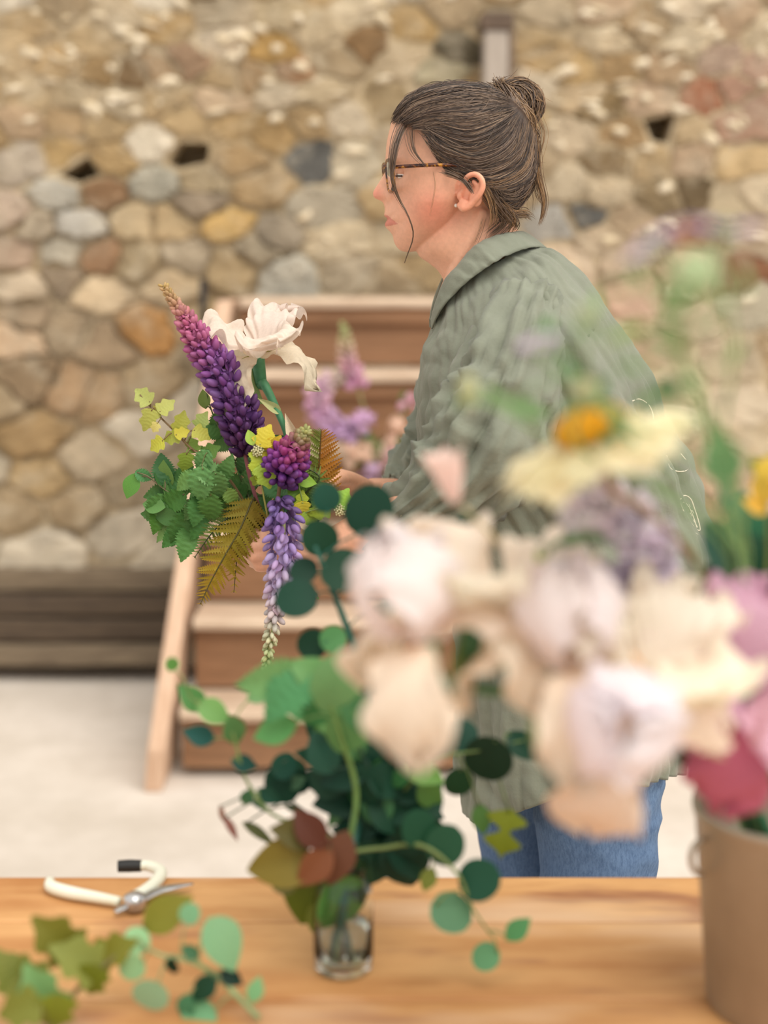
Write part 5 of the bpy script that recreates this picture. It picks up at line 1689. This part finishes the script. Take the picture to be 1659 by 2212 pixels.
branch('dark_leaf_branch', 'dense dark green leaf branch filling the mouth of the jar', 'foliage', GJ,
  jstem(.004, .01) + [(790, 1850, 1.30), (800, 1760, 1.295), (790, 1660, 1.29), (770, 1590, 1.29)],
  [(696, 1624, 0, 104, 120, None, (31, 78, 64)), (739, 1673, 0, 110, 200, None, (25, 70, 54)), (788, 1702, -.005, 120, 260, None, (22, 70, 54)), (840, 1690, 0, 110, 330, None, (22, 70, 54)), (800, 1640, .01, 110, 80, None, (24, 70, 54)), (850, 1760, -.005, 130, 320, None, (22, 70, 54)), (820, 1800, 0, 130, 280, None, (22, 70, 54)), (875, 1862, -.01, 160, 285, 'big', (22, 70, 59)), (770, 1790, 0, 110, 220, None, (22, 70, 54)), (890, 1700, .01, 100, 20, None, (22, 70, 54)), (730, 1730, .01, 110, 180, None, (22, 70, 54)), (850, 1620, .01, 100, 50, None, (27, 73, 62)), (860, 1830, .015, 130, 270, None, (22, 70, 54)), (780, 1860, .015, 120, 250, None, (22, 70, 54)), (920, 1790, .012, 100, 350, None, (22, 70, 54)), (700, 1690, .012, 90, 150, None, (28, 71, 52))], .002, (36, 70, 54), kind='big')
t = branch('dark_leaf_branch', 'bushy mid green leaf branch packed around the jar mouth', 'foliage', GJ,
  jstem(.01, -.008) + [(780, 1820, 1.30), (770, 1720, 1.31), (760, 1640, 1.31)], [(760, 1640, 0, 80, 90)], .002, (36, 70, 54), kind='big', color=(28, 76, 51))
fill(t, 780, 1690, 170, 120, 1.29, 1.36, 34, [(22, 70, 54), (25, 73, 52), (60, 116, 74), (22, 70, 54), (84, 136, 84), (28, 78, 68)], ['round', 'oval', 'big', 'oval'], (60, 110))
fill(t, 840, 1800, 100, 90, 1.28, 1.34, 18, [(22, 70, 54), (22, 70, 54), (22, 70, 54)], ['round', 'oval', 'big'], (80, 130))
fill(t, 700, 1560, 90, 80, 1.29, 1.34, 14, [(84, 140, 88), (60, 116, 74), (110, 160, 104)], ['oval', 'serrate', 'lance'], (60, 110))
branch('autumn_leaf_branch', 'olive and russet broad leaves drooping over the rim of the jar', 'foliage', GJ,
  jstem(-.004, -.012) + [(740, 1850, 1.255), (700, 1830, 1.245), (650, 1830, 1.24)],
  [(604, 1866, 0, 150, 190, 'big', (124, 116, 44)), (668, 1930, -.005, 170, 255, 'big', (104, 122, 44)), (735, 1958, -.008, 170, 275, 'big', (84, 140, 74)), (680, 1874, -.01, 110, 225, 'oval', (132, 84, 50)), (729, 1855, -.012, 130, 250, 'oval', (112, 72, 50)), (669, 1790, 0, 110, 130, 'oval', (98, 52, 36)), (640, 1800, .004, 120, 160, 'oval', (92, 86, 44)), (700, 1980, .0, 130, 260, 'oval', (126, 140, 62)), (770, 1900, -.008, 110, 285, 'oval', (33, 62, 30)), (620, 1900, .006, 110, 215, 'oval', (112, 112, 50))], .002, (90, 80, 50), kind='big')

# ================================================================== CUT BRANCHES lying on the table, low at the front
def tb(px, py, h=.03):
    p = on_z(px, py, TZ + h)
    return (px, py, p[1])
GT = 'cut branches lying on the table'
def lying(name, label, stem, leaves, kind, scol, r=.0022):
    st = [tb(x, y, h) for x, y, h in stem]
    return branch(name, label, 'foliage', GT, st, leaves, r, scol, kind=kind)
lying('eucalyptus_branch', 'cut branch of pale round eucalyptus leaves lying on the table',
  [(560, 2200, .008), (480, 2120, .03), (420, 2080, .05), (340, 2060, .06), (290, 2020, .07)],
  [(410, 1974, .0, 50, 60, None, (126, 186, 150)), (295, 2032, 0, 62, 120, None, (140, 192, 150)), (482, 2040, 0, 130, 300, 'big', (134, 188, 150)), (325, 2150, -.01, 88, 240, None, (140, 190, 160)), (285, 2090, 0, 60, 200, None, (146, 190, 150)), (372, 2088, -.006, 58, 265, 'oval', (17, 56, 42)), (440, 2136, -.01, 80, 225, 'oval', (21, 66, 47)), (500, 2112, 0, 60, 330, 'oval', (14, 54, 42)), (402, 2176, -.01, 70, 255, 'oval', (70, 132, 96)), (552, 2138, 0, 60, 70, 'oval', (120, 176, 130)), (410, 2056, 0, 50, 150, 'oval', (60, 110, 84)), (430, 2200, -.01, 80, 200, None, (120, 180, 140))], 'round', (140, 160, 110))
lying('oak_leaf_branch', 'cut branch of olive lobed leaves lying on the table',
  [(60, 2300, .01), (150, 2160, .035), (220, 2090, .05), (320, 2010, .07)],
  [(360, 1972, 0, 130, 35, 'oval', (122, 122, 40)), (118, 2022, 0, 130, 130, None, (120, 126, 50)), (165, 2070, -.01, 130, 140, None, (128, 140, 70)), (250, 2052, 0, 100, 30, None, (124, 124, 44)), (40, 2110, 0, 130, 160, None, (112, 124, 56)), (85, 2140, -.01, 130, 120, None, (118, 160, 100)), (40, 2180, -.01, 110, 200, None, (116, 130, 54)), (120, 2190, -.012, 110, 260, None, (128, 140, 50)), (200, 2120, -.01, 90, 250, None, (120, 126, 40)), (10, 2090, .0, 100, 110, None, (120, 134, 70))], 'lobed', (110, 100, 50))

# ================================================================== BUCKET OF FLOWERS
GK = 'flower stems standing in the zinc bucket'
RIM = BUCK + np.array([0, 0, .19])
def bk(a, r=.05):
    return [BUCK + np.array([-.03 * math.cos(a), -.03 * math.sin(a), .02]), RIM + np.array([r * math.cos(a), r * math.sin(a), .0])]
PEA, PIN = (244, 226, 208), (246, 228, 226)
def Z(px, py, Y):
    return at(px, py, Y)
iris('large pale pink and peach ruffled iris, the leftmost over the bucket side', GK, Z(915, 1385, .96), (-.35, -.30, 1), .35, .128, (250, 238, 236), (250, 232, 214), bk(2.9) + [Z(1300, 1530, 1.06), Z(1060, 1490, 1.02)], cbeard=(232, 160, 90))
iris('open cream ruffled iris with upturned petals behind the pink one', GK, Z(1035, 1320, 1.0), (.1, -.1, 1), 1.4, .128, (250, 240, 224), (250, 236, 216), bk(2.6) + [Z(1330, 1500, 1.1), Z(1110, 1440, 1.08)], open_=True, cbeard=(200, 180, 90))
iris('pink white domed iris between the two peach irises', GK, Z(1210, 1450, .95), (.12, -.2, 1), .9, .122, (250, 238, 238), (250, 234, 214), bk(3.2) + [Z(1380, 1560, 1.06), Z(1270, 1530, 1.01)], cbeard=(226, 178, 110))
iris('peach iris nodding toward the table with a white lilac heart', GK, Z(1340, 1565, .93), (-.1, -.85, .30), 2.55, .132, (246, 236, 242), (248, 228, 208), bk(3.5) + [Z(1480, 1560, 1.06), Z(1400, 1470, 1.02)], cbeard=(226, 190, 140))
iris('cream peach iris with wide falls beside the pink iris', GK, Z(1390, 1460, .97), (.2, -.4, 1), .2, .125, (250, 238, 220), (250, 234, 214), bk(3.9) + [Z(1500, 1600, 1.08), Z(1440, 1530, 1.04)], open_=True)
iris('rose pink iris with a white streak and dark purple throat above the bucket rim', GK, Z(1612, 1505, 1.0), (-.15, -.7, .6), .3, .125, (222, 180, 200), (206, 116, 144), bk(4.2, .03) + [Z(1640, 1640, 1.1)], cbeard=(110, 40, 80), open_=True)
# white lilac inner petals of the pink bloom are its own standards
bloom('cream_daisy', 'large cream flower with a yellow orange centre seen from the side', 'flower', GK, Z(1285, 945, .94), (-.36, -.10, .92), .135, 15, (244, 234, 196), (240, 186, 44), bk(3.6, .04) + [Z(1545, 1300, 1.08), Z(1400, 1110, 1.0)], (140, 120, 30), (150, 118, 88), .003, tall=1.3, droop=-.38)
t = thing('peony_bud', 'small pale pink flower bud above the leftmost peach iris', 'flower bud', bk(2.8)[0], GK)
mb = MB(); mb.add(*tube(catmull(bk(2.8) + [Z(1320, 1480, 1.08), Z(1100, 1200, 1.04), Z(1000, 1095, 1.02)], 30), .0018, 8)); put('stem', mb.mesh('stem'), MAT['stem'], t, None, (206, 190, 150))
for k in range(5):
    a = k * 1.256; d = nrm(np.array([-.25 + .4 * math.cos(a), .4 * math.sin(a), .8]))
    put('petal', PET[k % 3], None, t, frame(Z(985, 1090, 1.02), d, [math.cos(a) * -1, -math.sin(a), .3], .085), (250, 226, 216))
lupin('lilac lupin spike curving through the middle of the bucket flowers', GK, [(1440, 1230, 1.03), (1380, 1150, 1.02), (1310, 1090, 1.01), (1230, 1120, 1.0)], [46, 62, 60, 44, 26], [(224, 212, 232), (230, 216, 230), (234, 222, 230), (236, 226, 230)], 34, 70, [tuple([p]) for p in bk(3.7)] + [(1500, 1340, 1.06), (1450, 1250, 1.035)], .2, 6, (130, 150, 90))
lupin('drooping lilac lupin hanging behind the domed iris', GK, [(1400, 1180, 1.06), (1380, 1240, 1.05), (1320, 1270, 1.045), (1240, 1230, 1.04), (1215, 1180, 1.04)], [40, 52, 54, 44, 22], [(224, 212, 232), (218, 206, 230), (230, 216, 228), (234, 222, 230)], 34, 62, [tuple([p]) for p in bk(3.4)] + [(1520, 1360, 1.08), (1440, 1200, 1.07)], .2, 6, (130, 150, 90))
branch('broad_leaf_branch', 'dark green broad leaves crowding above the bucket beside the pink iris', 'foliage', GK,
  [tuple([p]) for p in bk(4.6, .03)] + [(1600, 1500, 1.12), (1590, 1350, 1.11), (1600, 1200, 1.1), (1620, 1100, 1.1)],
  [(1540, 1335, -.02, 190, 150, None, (66, 116, 62)), (1490, 1320, .0, 150, 170, None, (37, 85, 51)), (1620, 1380, -.01, 150, 20, None, (58, 106, 56)), (1600, 1250, 0, 160, 110, None, (20, 61, 44)), (1640, 1180, 0, 160, 70, None, (24, 71, 52)), (1570, 1180, .01, 150, 130, None, (28, 78, 62)), (1560, 1250, .01, 130, 190, None, (18, 56, 39)), (1640, 1310, .0, 120, 330, None, (17, 51, 35)), (1610, 1120, .01, 130, 100, None, (50, 110, 80)), (1450, 1360, .02, 110, 200, None, (33, 76, 47)), (1530, 1410, .01, 120, 220, None, (25, 66, 40)), (1655, 1240, .01, 120, 40, None, (21, 62, 47))], .003, (80, 110, 60), kind='big')
branch('broad_leaf_branch', 'single dark green leaf spray hanging over the bucket rim below the pink iris', 'foliage', GK,
  [tuple([p]) for p in bk(3.9, .06)] + [(1580, 1640, 1.07), (1550, 1620, 1.05)],
  [(1508, 1614, 0, 170, 165, None, (41, 78, 47)), (1570, 1660, .005, 120, 190, None, (21, 45, 30)), (1470, 1590, .01, 90, 150, None, (76, 118, 70))], .0025, (60, 90, 50), kind='big')
branch('arching_sprig', 'thin arching green sprig crossing above the lilac lupin', 'foliage', GK,
  [tuple([p]) for p in bk(3.5, .04)] + [(1500, 1380, 1.08), (1420, 1200, 1.04), (1340, 1155, 1.02), (1240, 1165, 1.01), (1180, 1190, 1.01)],
  [(1330, 1158, 0, 150, 175, None, (84, 122, 84)), (1230, 1168, 0, 90, 190, None, (110, 150, 110)), (1180, 1230, 0, 110, 300, None, (170, 190, 120)), (1160, 1445, .0, 100, 330, None, (72, 120, 72)), (1395, 1200, .01, 80, 260, None, (90, 124, 84))], .002, (96, 130, 80), kind='lance')
branch('yellow_sprig', 'yellow flowered sprig at the far edge of the bucket bunch', 'foliage', GK,
  [tuple([p]) for p in bk(5.0, .03)] + [(1650, 1400, 1.1), (1660, 1200, 1.08), (1655, 1060, 1.06)],
  [(1650, 1050, 0, 90, 100, None, (226, 186, 70)), (1635, 1090, 0, 70, 160, None, (214, 170, 60)), (1655, 1010, 0, 70, 60, None, (220, 190, 80)), (1645, 1305, 0, 50, 130, None, (224, 180, 40)), (1640, 1010, .01, 60, 130, None, (150, 160, 70))], .002, (120, 130, 60), kind='oval')
# scabious: thin stems reaching up close to the lens
GS = 'thin stemmed scabious in the zinc bucket'
def scab(label, px, py, Y, sz, col, ax, via, ccol=(206, 214, 170)):
    return bloom('scabious', label, 'flower', GS, Z(px, py, Y), ax, sz, 11, col, ccol, bk(rp.uniform(0, 6.3), .05) + [Z(v[0] + rp.uniform(-70, 70), v[1], v[2]) for v in via], (110, 150, 90), (120, 160, 100), .0012)
scab('lilac scabious bloom reaching highest above the bucket', 1562, 500, .74, .042, (196, 182, 226), (.1, -.1, 1), [(1600, 1100, 1.0), (1580, 760, .82)])
scab('small lilac scabious bloom tilted away below the highest one', 1412, 532, .76, .034, (206, 190, 216), (-.6, -.1, .7), [(1580, 1120, 1.0), (1470, 760, .84)])
scab('tiny lilac scabious bloom in front of the shirt shoulder', 1165, 745, .84, .028, (206, 188, 214), (-.3, -.2, .9), [(1540, 1180, 1.02), (1300, 900, .9)])
def sbud(label, px, py, Y, sz, col, via, elong=1.0):
    P = Z(px, py, Y)
    t = thing('scabious_bud', label, 'flower bud', bk(4.0, .03)[0], GS)
    mb = MB()
    for k in range(60):
        v = nrm(np.array([rp.gauss(0, 1), rp.gauss(0, 1), rp.gauss(0, 1)]))
        mb.add(*ellipsoid(P + v * sz * .42 * np.array([1, 1, elong]), (sz * .12,) * 3, 6, 5))
    mb.add(*ellipsoid(P, (sz * .42, sz * .42, sz * .42 * elong), 12, 8))
    put('bud', mb.mesh('bud'), MAT['petal'], t, None, col)
    mb = MB(); mb.add(*tube(catmull(bk(rp.uniform(0, 6.3), .05) + [Z(v[0] + rp.uniform(-70, 70), v[1], v[2]) for v in via] + [P], 30), .0011, 6)); put('stem', mb.mesh('stem'), MAT['stem'], t, None, (120, 160, 96))
    for k in range(9):
        a = k * .7; d = np.array([math.cos(a), math.sin(a) * .5, -.35 + .3 * (k % 2)])
        put('bract', LEAF['lance'], None, t, frame(P - np.array([0, 0, sz * .3]), d, (0, -.3, 1), sz * .95), jit((104, 150, 96), 10))
    return t
sbud('round pale green scabious bud ringed by bracts, the largest', 1502, 590, .72, .022, (206, 222, 176), [(1600, 1100, 1.0), (1520, 800, .8)])
sbud('small pale scabious bud against the shirt shoulder', 1270, 682, .80, .013, (206, 214, 176), [(1560, 1150, 1.0), (1340, 860, .88)])
sbud('elongated cream scabious bud in front of the sleeve', 1012, 845, .90, .013, (214, 214, 168), [(1540, 1200, 1.04), (1160, 940, .95)], 1.7)
sbud('cream scabious bud above the yellow centred flower', 1262, 842, .86, .017, (206, 206, 160), [(1560, 1200, 1.02), (1330, 980, .9)])
sbud('green scabious seed head by the stone wall at the back', 1442, 835, .80, .013, (110, 150, 100), [(1580, 1150, 1.0), (1480, 960, .86)])
branch('feathery_sprig', 'feathery pale green sprig rising above the bucket flowers', 'foliage', GK,
  [tuple([p]) for p in bk(4.1, .03)] + [(1590, 1150, .98), (1560, 980, .86), (1480, 760, .78), (1420, 640, .74), (1370, 560, .72)],
  [(1560, 985, 0, 130, 110, 'serrate', (104, 150, 108)), (1530, 920, 0, 90, 140, None, (112, 156, 112)), (1500, 820, 0, 90, 100, None, (120, 160, 110)), (1430, 740, 0, 80, 160, None, (116, 156, 104)), (1450, 690, 0, 80, 60, None, (120, 160, 106)), (1380, 600, 0, 70, 120, None, (130, 166, 112)), (1350, 720, .02, 110, 200, None, (140, 168, 110)), (1570, 1060, .02, 110, 80, None, (84, 140, 100)), (1540, 700, .0, 60, 30, None, (130, 166, 116)), (1470, 640, .0, 60, 160, None, (130, 166, 116)), (1330, 620, .0, 60, 160, None, (136, 166, 116)), (1360, 790, .0, 80, 170, None, (136, 166, 116)), (1500, 560, .0, 70, 60, None, (130, 170, 120)), (1610, 600, .0, 70, 100, None, (140, 176, 126)), (1590, 760, 0, 70, 60, None, (140, 170, 120)), (1400, 860, .02, 90, 210, None, (120, 156, 100))], .0014, (120, 156, 96), kind='lance')
branch('feathery_sprig', 'feathery green sprig fanning across the back of the shirt', 'foliage', GK,
  [tuple([p]) for p in bk(3.6, .04)] + [(1500, 1180, 1.0), (1400, 1000, .92), (1280, 860, .88), (1190, 720, .86), (1175, 700, .86)],
  [(1182, 706, 0, 50, 60, 'oval', (90, 142, 88)), (1230, 790, 0, 80, 130, None, (104, 150, 104)), (1290, 850, 0, 90, 60, None, (96, 146, 100)), (1290, 650, .0, 60, 100, None, (140, 186, 130)), (1130, 880, .02, 130, 160, None, (120, 160, 110)), (1330, 900, .01, 100, 120, None, (96, 140, 96)), (1070, 850, .02, 80, 150, None, (130, 166, 116)), (1320, 940, .01, 80, 40, None, (80, 130, 84))], .0013, (120, 156, 100), kind='lance')

# ================================================================== FLOWERS on the stair behind
GSF = 'flowers in the vase on the stair'
ty = y0s + run * 2 + .065; tz_ = rise * 3 - .012
vp = at(822, 1100, ty)
VS = np.array([vp[0], ty, tz_])
vase = thing('stoneware_vase', 'small brown vase of pink flowers on a stair tread', 'vase', VS)
mb = MB(); mb.add(*lathe([(0.0001, 0), (.035, 0), (.045, .03), (.046, .06), (.03, .10), (.033, .115), (.029, .115), (.026, .1), (.04, .06), (.0001, .02)], 36, VS)); put('body', mb.mesh('body'), simple('brown_stoneware', (120, 92, 70), (146, 116, 90), 12, .5), vase)
vt = VS + np.array([0, 0, .11]); vb = VS + np.array([0, 0, .03])
YS = ty - .03
lupin('blurred pink lupin with a green tip standing in the stair vase', GSF, [(772, 835, YS), (758, 800, YS), (748, 760, YS), (742, 702, YS)], [26, 24, 20, 6], [(214, 160, 190), (220, 170, 184), (206, 186, 150), (170, 190, 120)], 18, 26, [(vb,), (vt,), (790, 900, YS), (776, 845, YS)], .5, 6, (150, 150, 100), nmax=90)
lupin('curved mauve lupin looping left out of the stair vase', GSF, [(770, 935, YS), (725, 920, YS), (690, 890, YS), (688, 850, YS), (715, 820, YS), (745, 810, YS)], [20, 32, 30, 28, 24, 14], [(200, 168, 206), (208, 170, 204), (220, 176, 200), (222, 190, 200), (204, 200, 166)], 22, 34, [(vb,), (vt,), (800, 960, YS), (780, 940, YS)], .25, 6, (150, 150, 100), nmax=110)
for k, (px, py, sz, c1, lab) in enumerate([(860, 935, .085, (232, 196, 172), 'blurred peach iris at the top of the stair vase'), (785, 912, .06, (214, 176, 212), 'blurred mauve iris at the left of the stair vase'), (850, 1000, .085, (226, 186, 188), 'blurred pink iris in the middle of the stair vase'), (775, 985, .08, (228, 194, 170), 'blurred apricot iris low on the left of the stair vase'), (800, 1030, .075, (206, 176, 206), 'blurred lilac iris lowest in the stair vase'), (890, 1045, .08, (220, 180, 170), 'blurred salmon iris low on the right of the stair vase'), (880, 870, .05, (224, 176, 190), 'blurred small pink iris highest on the right of the stair vase')]):
    iris(lab, GSF, Z(px, py, YS - .02), (-.2 + .1 * k, -.5, 1), k * .7, sz, c1, tuple(v * .97 for v in c1), [vb, vt + np.array([0, 0, .005 * k])], open_=bool(k % 2), r=.002)
branch('stair_foliage', 'dark green leaves among the flowers in the stair vase', 'foliage', GSF, [(vb,), (vt,), (825, 1000, YS), (850, 900, YS)],
  [(810, 960, 0, 40, 120), (790, 940, 0, 34, 200), (835, 1010, -.01, 36, 300), (872, 860, 0, 34, 90), (800, 1000, 0, 40, 220), (865, 960, .01, 44, 60), (780, 1050, .01, 40, 200), (840, 1075, -.01, 44, 250)], .002, (90, 110, 60), kind='oval', color=(96, 120, 66))

# ---- leaf scraps on the floor
for k, (px, py, ln, lab) in enumerate([(1478, 1864, 34, 'small dropped green leaf scrap on the floor by the bucket side'), (172, 1826, 16, 'tiny dry leaf scrap on the floor beyond the secateurs')]):
    p = on_z(px, py, .006)
    o = put('leaf_scrap', LEAF['lance'].copy(), None, None, frame(p, (1, .3, 0), (0, 0, 0), ln * m_per_px(p)), (130, 140, 96)); tag(o, lab, 'leaf')
